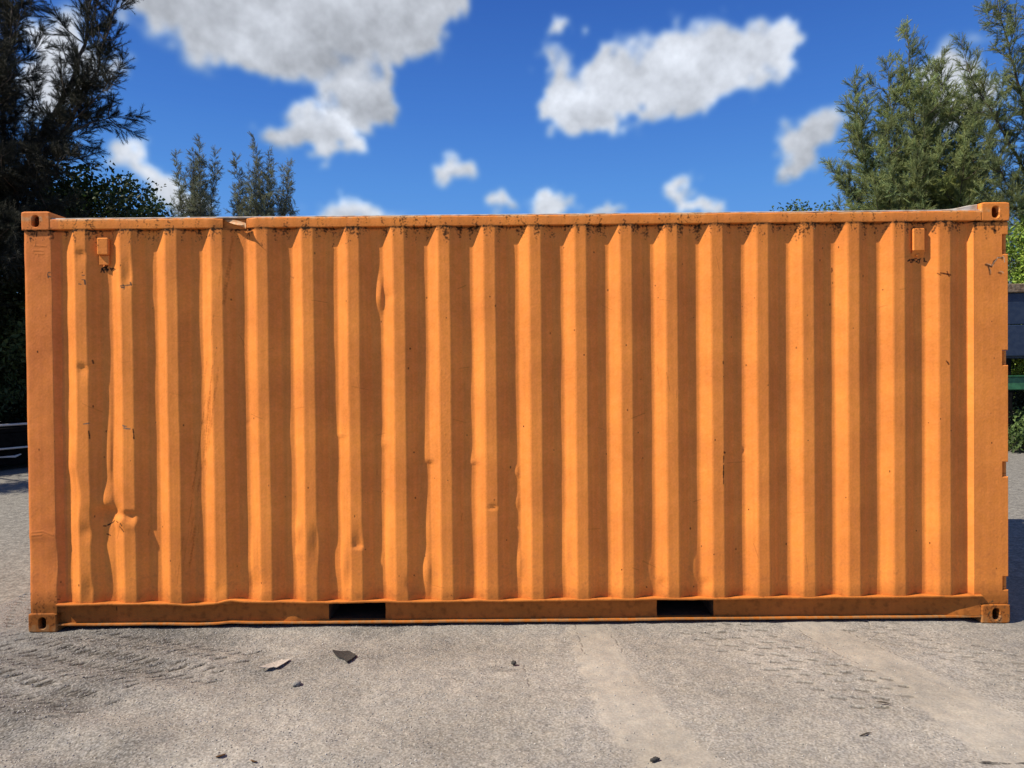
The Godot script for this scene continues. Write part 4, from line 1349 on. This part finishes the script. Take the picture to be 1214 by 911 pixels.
	broadleaf("treetop", "tiny leafy treetop just showing over the roof rail, right of the far casuarinas", Vector3(-6.2, 0, -20.0), [
		[Vector3(-0.2, 6.0, 0), Vector3(0.25, 0.5, 0.25)], [Vector3(0.35, 5.9, 0), Vector3(0.3, 0.45, 0.25)], [Vector3(0, 4.6, 0), Vector3(1.2, 1.2, 1.2)], [Vector3(0, 3.0, 0), Vector3(1.5, 1.4, 1.4)]], Color(0.06, 0.10, 0.025), 800, 217)
	# casuarinas on the right
	var rt := Color(0.215, 0.265, 0.105)
	casuarina("casuarina_tree", "tall casuarina behind the right end, its highest spire against blue sky", Vector3(11.25, 0, -15.6), slim([[-0.25, 11.2, 0], [-1.0, 10.0, 0.4], [0.6, 10.2, -0.3], [-1.9, 9.0, 0.3], [-1.4, 9.9, -0.6], [1.3, 9.4, 0.5], [-2.1, 7.2, 0.4], [0.2, 9.9, 0.9], [-0.5, 9.2, 1.2], [-1.4, 8.0, 1.2], [0.9, 8.3, 1.3], [1.7, 7.6, 0.3], [-0.9, 7.2, 1.7], [0.2, 7.4, 1.9], [1.7, 9.9, -0.4], [-1.7, 6.6, 1.1]], 11.4, 21, 0.6), rt, 121, 0.75, 0.8)
	casuarina("casuarina_tree", "largest casuarina at the right edge, its crown running out of the photo's top", Vector3(12.6, 0, -12.6), [
		[[Vector3.ZERO, Vector3(0.1, 4.0, 0), Vector3(0.3, 8.0, 0), Vector3(0.2, 12.5, 0)], 0.22, 0.25, 0.74, 0.36],
		[[Vector3(0.1, 5.0, 0), Vector3(-0.9, 6.6, 0.3), Vector3(-1.9, 8.2, 0.4), Vector3(-2.2, 9.2, 0.4)], 0.08, 0.15, 0.31, 0.18],
		[[Vector3(0.1, 6.0, 0), Vector3(-0.7, 7.8, 0.3), Vector3(-1.2, 9.6, 0.3), Vector3(-1.3, 10.6, 0.2)], 0.08, 0.1, 0.40, 0.25],
		[[Vector3(0.1, 4.4, 0), Vector3(-1.0, 5.6, 0.4), Vector3(-1.7, 6.8, 0.5)], 0.06, 0.05, 0.43, 0.29],
		[[Vector3(0.1, 3.6, 0), Vector3(-0.8, 4.8, 0.6), Vector3(-1.5, 5.6, 0.8)], 0.06, 0.05, 0.46, 0.32],
		[[Vector3(0.1, 3.2, 0), Vector3(-1.2, 4.1, 0.2), Vector3(-2.2, 4.9, 0.1)], 0.06, 0.05, 0.43, 0.29],
		[[Vector3(0.2, 6.0, 0), Vector3(-0.3, 8.2, 0.9), Vector3(-0.5, 10.4, 1.0)], 0.08, 0.05, 0.50, 0.36],
		[[Vector3(0.2, 5.0, 0), Vector3(0.6, 7.0, 1.0), Vector3(0.8, 9.4, 1.2)], 0.08, 0.05, 0.56, 0.43],
		[[Vector3(0.2, 4.0, 0), Vector3(-0.2, 5.2, 1.2), Vector3(-0.4, 6.6, 1.6)], 0.06, 0.05, 0.50, 0.36],
		[[Vector3(0.2, 3.0, 0), Vector3(-0.6, 4.0, 1.2), Vector3(-0.9, 5.0, 1.5)], 0.06, 0.05, 0.50, 0.36],
		[[Vector3(0.2, 5.0, 0), Vector3(1.8, 7.0, 0.0), Vector3(2.6, 9.6, 0.2)], 0.09, 0.05, 0.62, 0.43],
		[[Vector3(0.2, 3.4, 0), Vector3(1.6, 4.6, 0.5), Vector3(2.4, 6.0, 0.6)], 0.09, 0.05, 0.62, 0.43],
	], rt * 0.8, 131, 0.75, 0.8)
	casuarina("casuarina_tree", "young yellow-green casuarina low between the two right-hand casuarinas", Vector3(11.6, 0, -15.2), slim([[0.2, 7.4, 0.2], [-0.9, 6.6, 0.6], [1.0, 6.8, 0.5], [-0.2, 6.4, 1.0], [0.6, 6.1, 1.1], [-1.3, 5.9, 0.8], [1.6, 6.2, 0.4], [0.1, 5.4, 1.3]], 7.4, 31, 0.5), Color(0.31, 0.36, 0.11), 141, 0.8, 0.9)
	broadleaf("shrub", "leafy green bush peeping over the roof rail left of the right-hand casuarinas", Vector3(9.0, 0, -17.5), [
		[Vector3(-0.3, 6.2, 0), Vector3(0.8, 0.5, 0.6)], [Vector3(0.5, 5.6, 0), Vector3(0.9, 1.0, 0.8)], [Vector3(0, 4.2, 0), Vector3(1.4, 1.4, 1.1)], [Vector3(0, 2.4, 0), Vector3(1.6, 1.6, 1.3)]], Color(0.07, 0.12, 0.03), 1800, 221, 1.1, "shrub")
	broadleaf("broadleaf_tree", "bright yellow-green leafy tree behind the blue skip at the right edge", Vector3(11.9, 0, -11.0), [
		[Vector3(-0.6, 4.1, 0.4), Vector3(1.0, 0.75, 0.8)], [Vector3(0.5, 4.3, 0.2), Vector3(1.2, 0.9, 0.9)], [Vector3(-0.5, 3.2, 0.5), Vector3(1.2, 1.0, 0.9)], [Vector3(0.8, 3.0, 0.4), Vector3(1.2, 1.1, 1.0)], [Vector3(0.2, 2.0, 0.0), Vector3(1.7, 1.3, 1.1)]], Color(0.20, 0.30, 0.045), 4200, 225, 0.9)
	for q in [[9.55, -9.25, 0.45, 231, "low leafy weed under the green beam, left of another weed"], [10.35, -9.05, 0.5, 233, "low leafy weed under the green beam, right of another weed"], [9.95, -9.7, 0.8, 235, "taller dark weed standing behind two low weeds under the skip"]]:
		broadleaf("weed", q[4], Vector3(q[0], 0, q[1]), [[Vector3(0, q[2] * 0.6, 0), Vector3(0.35, q[2] * 0.5, 0.3)], [Vector3(0.3, q[2] * 0.4, 0.1), Vector3(0.3, q[2] * 0.4, 0.25)]], Color(0.07, 0.12, 0.03), 60, q[3], 0.9, "weed")
	broadleaf("shrub", "dark tangled shrub in the shade under the blue skip", Vector3(10.9, 0, -10.6), [[Vector3(-0.8, 0.55, 0), Vector3(0.9, 0.65, 0.5)], [Vector3(0.7, 0.6, 0.1), Vector3(1.0, 0.7, 0.5)]], Color(0.018, 0.026, 0.010), 1500, 241, 1.1, "shrub")
	# a hedge closes the yard behind the container
	var places: Array[Transform3D] = []
	var rng := RandomNumberGenerator.new()
	rng.seed = 61
	var f := noise(FastNoiseLite.TYPE_SIMPLEX_SMOOTH, 0.5, 2, 62)
	for k in 9000:
		var x := rng.randf_range(-24.0, 24.0)
		var top := 3.2 + 0.9 * f.get_noise_1d(x)
		places.append(aim(Vector3(x, top * pow(rng.randf(), 0.7), -14.0 + rng.randf_range(-0.8, 0.8)), Vector3(rng.randfn(), rng.randfn() + 0.6, rng.randfn()), rng.randf() * 6.3, rng.randf_range(1.4, 2.4)))
	var hd := crown("hedge", leaf_mesh, places, Color(0.045, 0.075, 0.02), 0.4, M.leaf, self, 63)
	tag(hd, "dark leafy hedge closing the yard behind the container", "hedge")

# ------------------------------------------------------------------ vehicles behind
func build_background() -> void:
	var t := thing("flatbed_trailer", "low black flatbed trailer with two sunlit steel rails, left behind the container", "trailer", Vector3(-9.42, 0, -8.5), 1.12)
	var deck := MB.new()
	deck.box(Vector3(-3.2, 0.66, -1.0), Vector3(3.2, 0.74, 1.0), 0.01)
	part("deck", deck, M.black, t)
	var side := MB.new()
	side.box(Vector3(-3.2, 0.40, 0.90), Vector3(3.2, 0.655, 1.0), 0.008)
	side.box(Vector3(-3.2, 0.40, -1.0), Vector3(3.2, 0.655, -0.90), 0.008)
	part("side_beam", side, M.black, t)
	for q in [[0.800, 1.02, 0.020], [0.400, 1.05, 0.018]]:
		var r := MB.new()
		r.tube(PackedVector3Array([Vector3(-3.25, q[0], q[1]), Vector3(3.25, q[0], q[1])]), PackedFloat32Array([q[2], q[2]]), 10)
		tag(part("rail", r, M.worn_steel, t), "bright worn steel rail")
	var skirt := MB.new()
	skirt.box(Vector3(-3.1, 0.10, 0.80), Vector3(3.1, 0.395, 0.88), 0.01)
	part("skirt", skirt, M.black, t)
	var hook := MB.new()
	hook.tube(PackedVector3Array([Vector3(-0.35, 0.25, 0.90), Vector3(-0.12, 0.24, 0.92), Vector3(-0.02, 0.27, 0.91)]), PackedFloat32Array([0.012, 0.022, 0.012]), 8)
	part("handle", hook, M.white, t)
	for x in [-1.4, 1.2]:
		for z in [-0.75, 0.68]:
			var wh := MB.new()
			for s in 2:
				wh.tube(PackedVector3Array([Vector3(x, 0.32, z - 0.11), Vector3(x, 0.32, z - 0.08), Vector3(x, 0.32, z + 0.08), Vector3(x, 0.32, z + 0.11)]), PackedFloat32Array([0.22, 0.32, 0.32, 0.22]), 24)
			var wo := part("wheel", wh, M.rubber, t)
			var rim := MB.new()
			rim.tube(PackedVector3Array([Vector3(x, 0.32, z - 0.115), Vector3(x, 0.32, z - 0.07), Vector3(x, 0.32, z + 0.07), Vector3(x, 0.32, z + 0.115)]), PackedFloat32Array([0.20, 0.17, 0.17, 0.20]), 20)
			part("rim", rim, M.steel, wo)
	# blue skip with a timber top, on green beams
	var s := thing("steel_skip", "dark blue steel skip with weathered timber top board, raised on green beams", "skip", Vector3(11.6, 0, -10.2), -0.06)
	for k in 2:
		var p := MB.new()
		var y := 1.84 + 0.62 * k
		p.box(Vector3(-2.4, y, 0.70), Vector3(2.4, y + 0.606, 0.76 - 0.02 * k), 0.012)
		part("side_panel", p, M.blue, s)
	var shell := MB.new()
	shell.box(Vector3(-2.4, 1.80, -0.9), Vector3(2.4, 1.86, 0.69), 0.01)
	shell.box(Vector3(-2.4, 1.87, -0.9), Vector3(2.4, 3.06, -0.84), 0.01)
	shell.box(Vector3(-2.4, 1.87, -0.83), Vector3(-2.34, 3.06, 0.69), 0.01)
	shell.box(Vector3(2.34, 1.87, -0.83), Vector3(2.4, 3.06, 0.69), 0.01)
	part("shell", shell, M.blue, s)
	for k in 4:
		var b := MB.new()
		var x := -2.45 + 1.23 * k
		b.box(Vector3(x, 3.075, 0.55), Vector3(x + 1.2, 3.075 + 0.17, 0.80), 0.015)
		part("top_board", b, M.timber, s)
	for z in [0.55, -0.6]:
		var g := MB.new()
		g.box(Vector3(-2.6, 1.18, z), Vector3(2.6, 1.44, z + 0.2), 0.015)
		g.box(Vector3(-2.6, 1.441, z + 0.12), Vector3(2.6, 1.46, z + 0.24), 0.004)
		part("beam", g, M.green, s)
		for x in [-1.9, 1.9]:
			var l := MB.new()
			l.box(Vector3(x - 0.08, 0.0, z + 0.02), Vector3(x + 0.08, 1.178, z + 0.18), 0.01)
			part("leg", l, M.black, s)
			l = MB.new()
			l.box(Vector3(x - 0.1, 1.461, z + 0.0), Vector3(x + 0.1, 1.799, z + 0.11), 0.01)
			part("block", l, M.black, s)

# ------------------------------------------------------------------ all
func _ready() -> void:
	var cam := Camera3D.new()
	cam.name = "camera"
	cam.position = Vector3(-0.031, 1.558, 4.40)
	cam.rotation = Vector3(-0.0119, 0.0, -0.0097)
	cam.fov = 56.36
	cam.near = 0.05
	cam.far = 3000.0
	add_child(cam)
	cam.current = true
	var e := Environment.new()
	e.background_mode = Environment.BG_SKY
	var sm := PanoramaSkyMaterial.new()
	sm.panorama = ImageTexture.create_from_image(make_sky())
	sm.energy_multiplier = 0.76
	var sky := Sky.new()
	sky.sky_material = sm
	e.sky = sky
	e.sky_rotation = Vector3(0, PI, 0)
	e.tonemap_mode = Environment.TONE_MAPPER_LINEAR
	e.tonemap_exposure = 1.33
	e.sdfgi_enabled = true
	e.ssao_enabled = true
	e.ssil_enabled = true
	var we := WorldEnvironment.new()
	we.name = "world_environment"
	we.environment = e
	add_child(we)
	var sun := DirectionalLight3D.new()
	sun.name = "sun"
	sun.light_color = Color(1.0, 0.95, 0.865)
	sun.light_energy = 1.6
	sun.light_angular_distance = 0.5
	sun.shadow_enabled = true
	sun.look_at_from_position(Vector3(-3.4, 3.85, 1.0), Vector3.ZERO, Vector3.UP)
	add_child(sun)
	M.peeled = mottled(Color(0.55, 0.34, 0.17), Color(0.55, 0.22, 0.06), 6.0, 0.6, 51)
	M.roof = mottled(Color(0.62, 0.58, 0.52), Color(0.42, 0.33, 0.24), 1.3, 0.8, 52)
	M.rust_dark = mottled(Color(0.05, 0.028, 0.016), Color(0.10, 0.05, 0.025), 1.5, 0.9, 53)
	M.steel = plain(Color(0.35, 0.33, 0.30), 0.5, 0.6)
	M.worn_steel = plain(Color(0.62, 0.60, 0.56), 0.4, 0.3)
	M.rubber = mottled(Color(0.018, 0.018, 0.018), Color(0.045, 0.043, 0.04), 9.0, 0.8, 54)
	M.black = mottled(Color(0.005, 0.005, 0.0055), Color(0.011, 0.0105, 0.010), 1.2, 0.5, 55)
	M.black.roughness = 0.9
	M.black.metallic_specular = 0.15
	M.white = plain(Color(0.7, 0.66, 0.62), 0.5)
	M.paper = mottled(Color(0.33, 0.30, 0.265), Color(0.45, 0.41, 0.37), 8.0, 0.9, 56)
	M.stone = mottled(Color(0.16, 0.155, 0.15), Color(0.30, 0.29, 0.27), 14.0, 0.9, 57, 0.3)
	M.stone_dark = mottled(Color(0.03, 0.03, 0.028), Color(0.07, 0.065, 0.06), 14.0, 0.9, 58, 0.3)
	M.leaf_dry = plain(Color(0.42, 0.22, 0.09), 0.8)
	M.bark = mottled(Color(0.045, 0.035, 0.026), Color(0.10, 0.08, 0.06), 1.6, 0.95, 59, 1.0)
	M.blue = mottled(Color(0.012, 0.026, 0.062), Color(0.022, 0.038, 0.075), 0.8, 0.55, 60)
	M.green = mottled(Color(0.04, 0.17, 0.075), Color(0.025, 0.11, 0.05), 0.9, 0.5, 61)
	M.timber = mottled(Color(0.13, 0.085, 0.055), Color(0.22, 0.17, 0.12), 1.2, 0.9, 62, 1.0)
	for q in ["needle", "leaf"]:
		var m := plain(Color(1, 1, 1), 0.75 if q == "needle" else 0.68)
		m.vertex_color_use_as_albedo = true
		m.cull_mode = BaseMaterial3D.CULL_DISABLED
		m.backlight_enabled = true
		m.backlight = Color(0.5, 0.5, 0.3) if q == "needle" else Color(0.6, 0.65, 0.35)
		M[q] = m
	make_paint()
	build_ground()
	build_container()
	build_background()
	build_plants()
	build_litter()
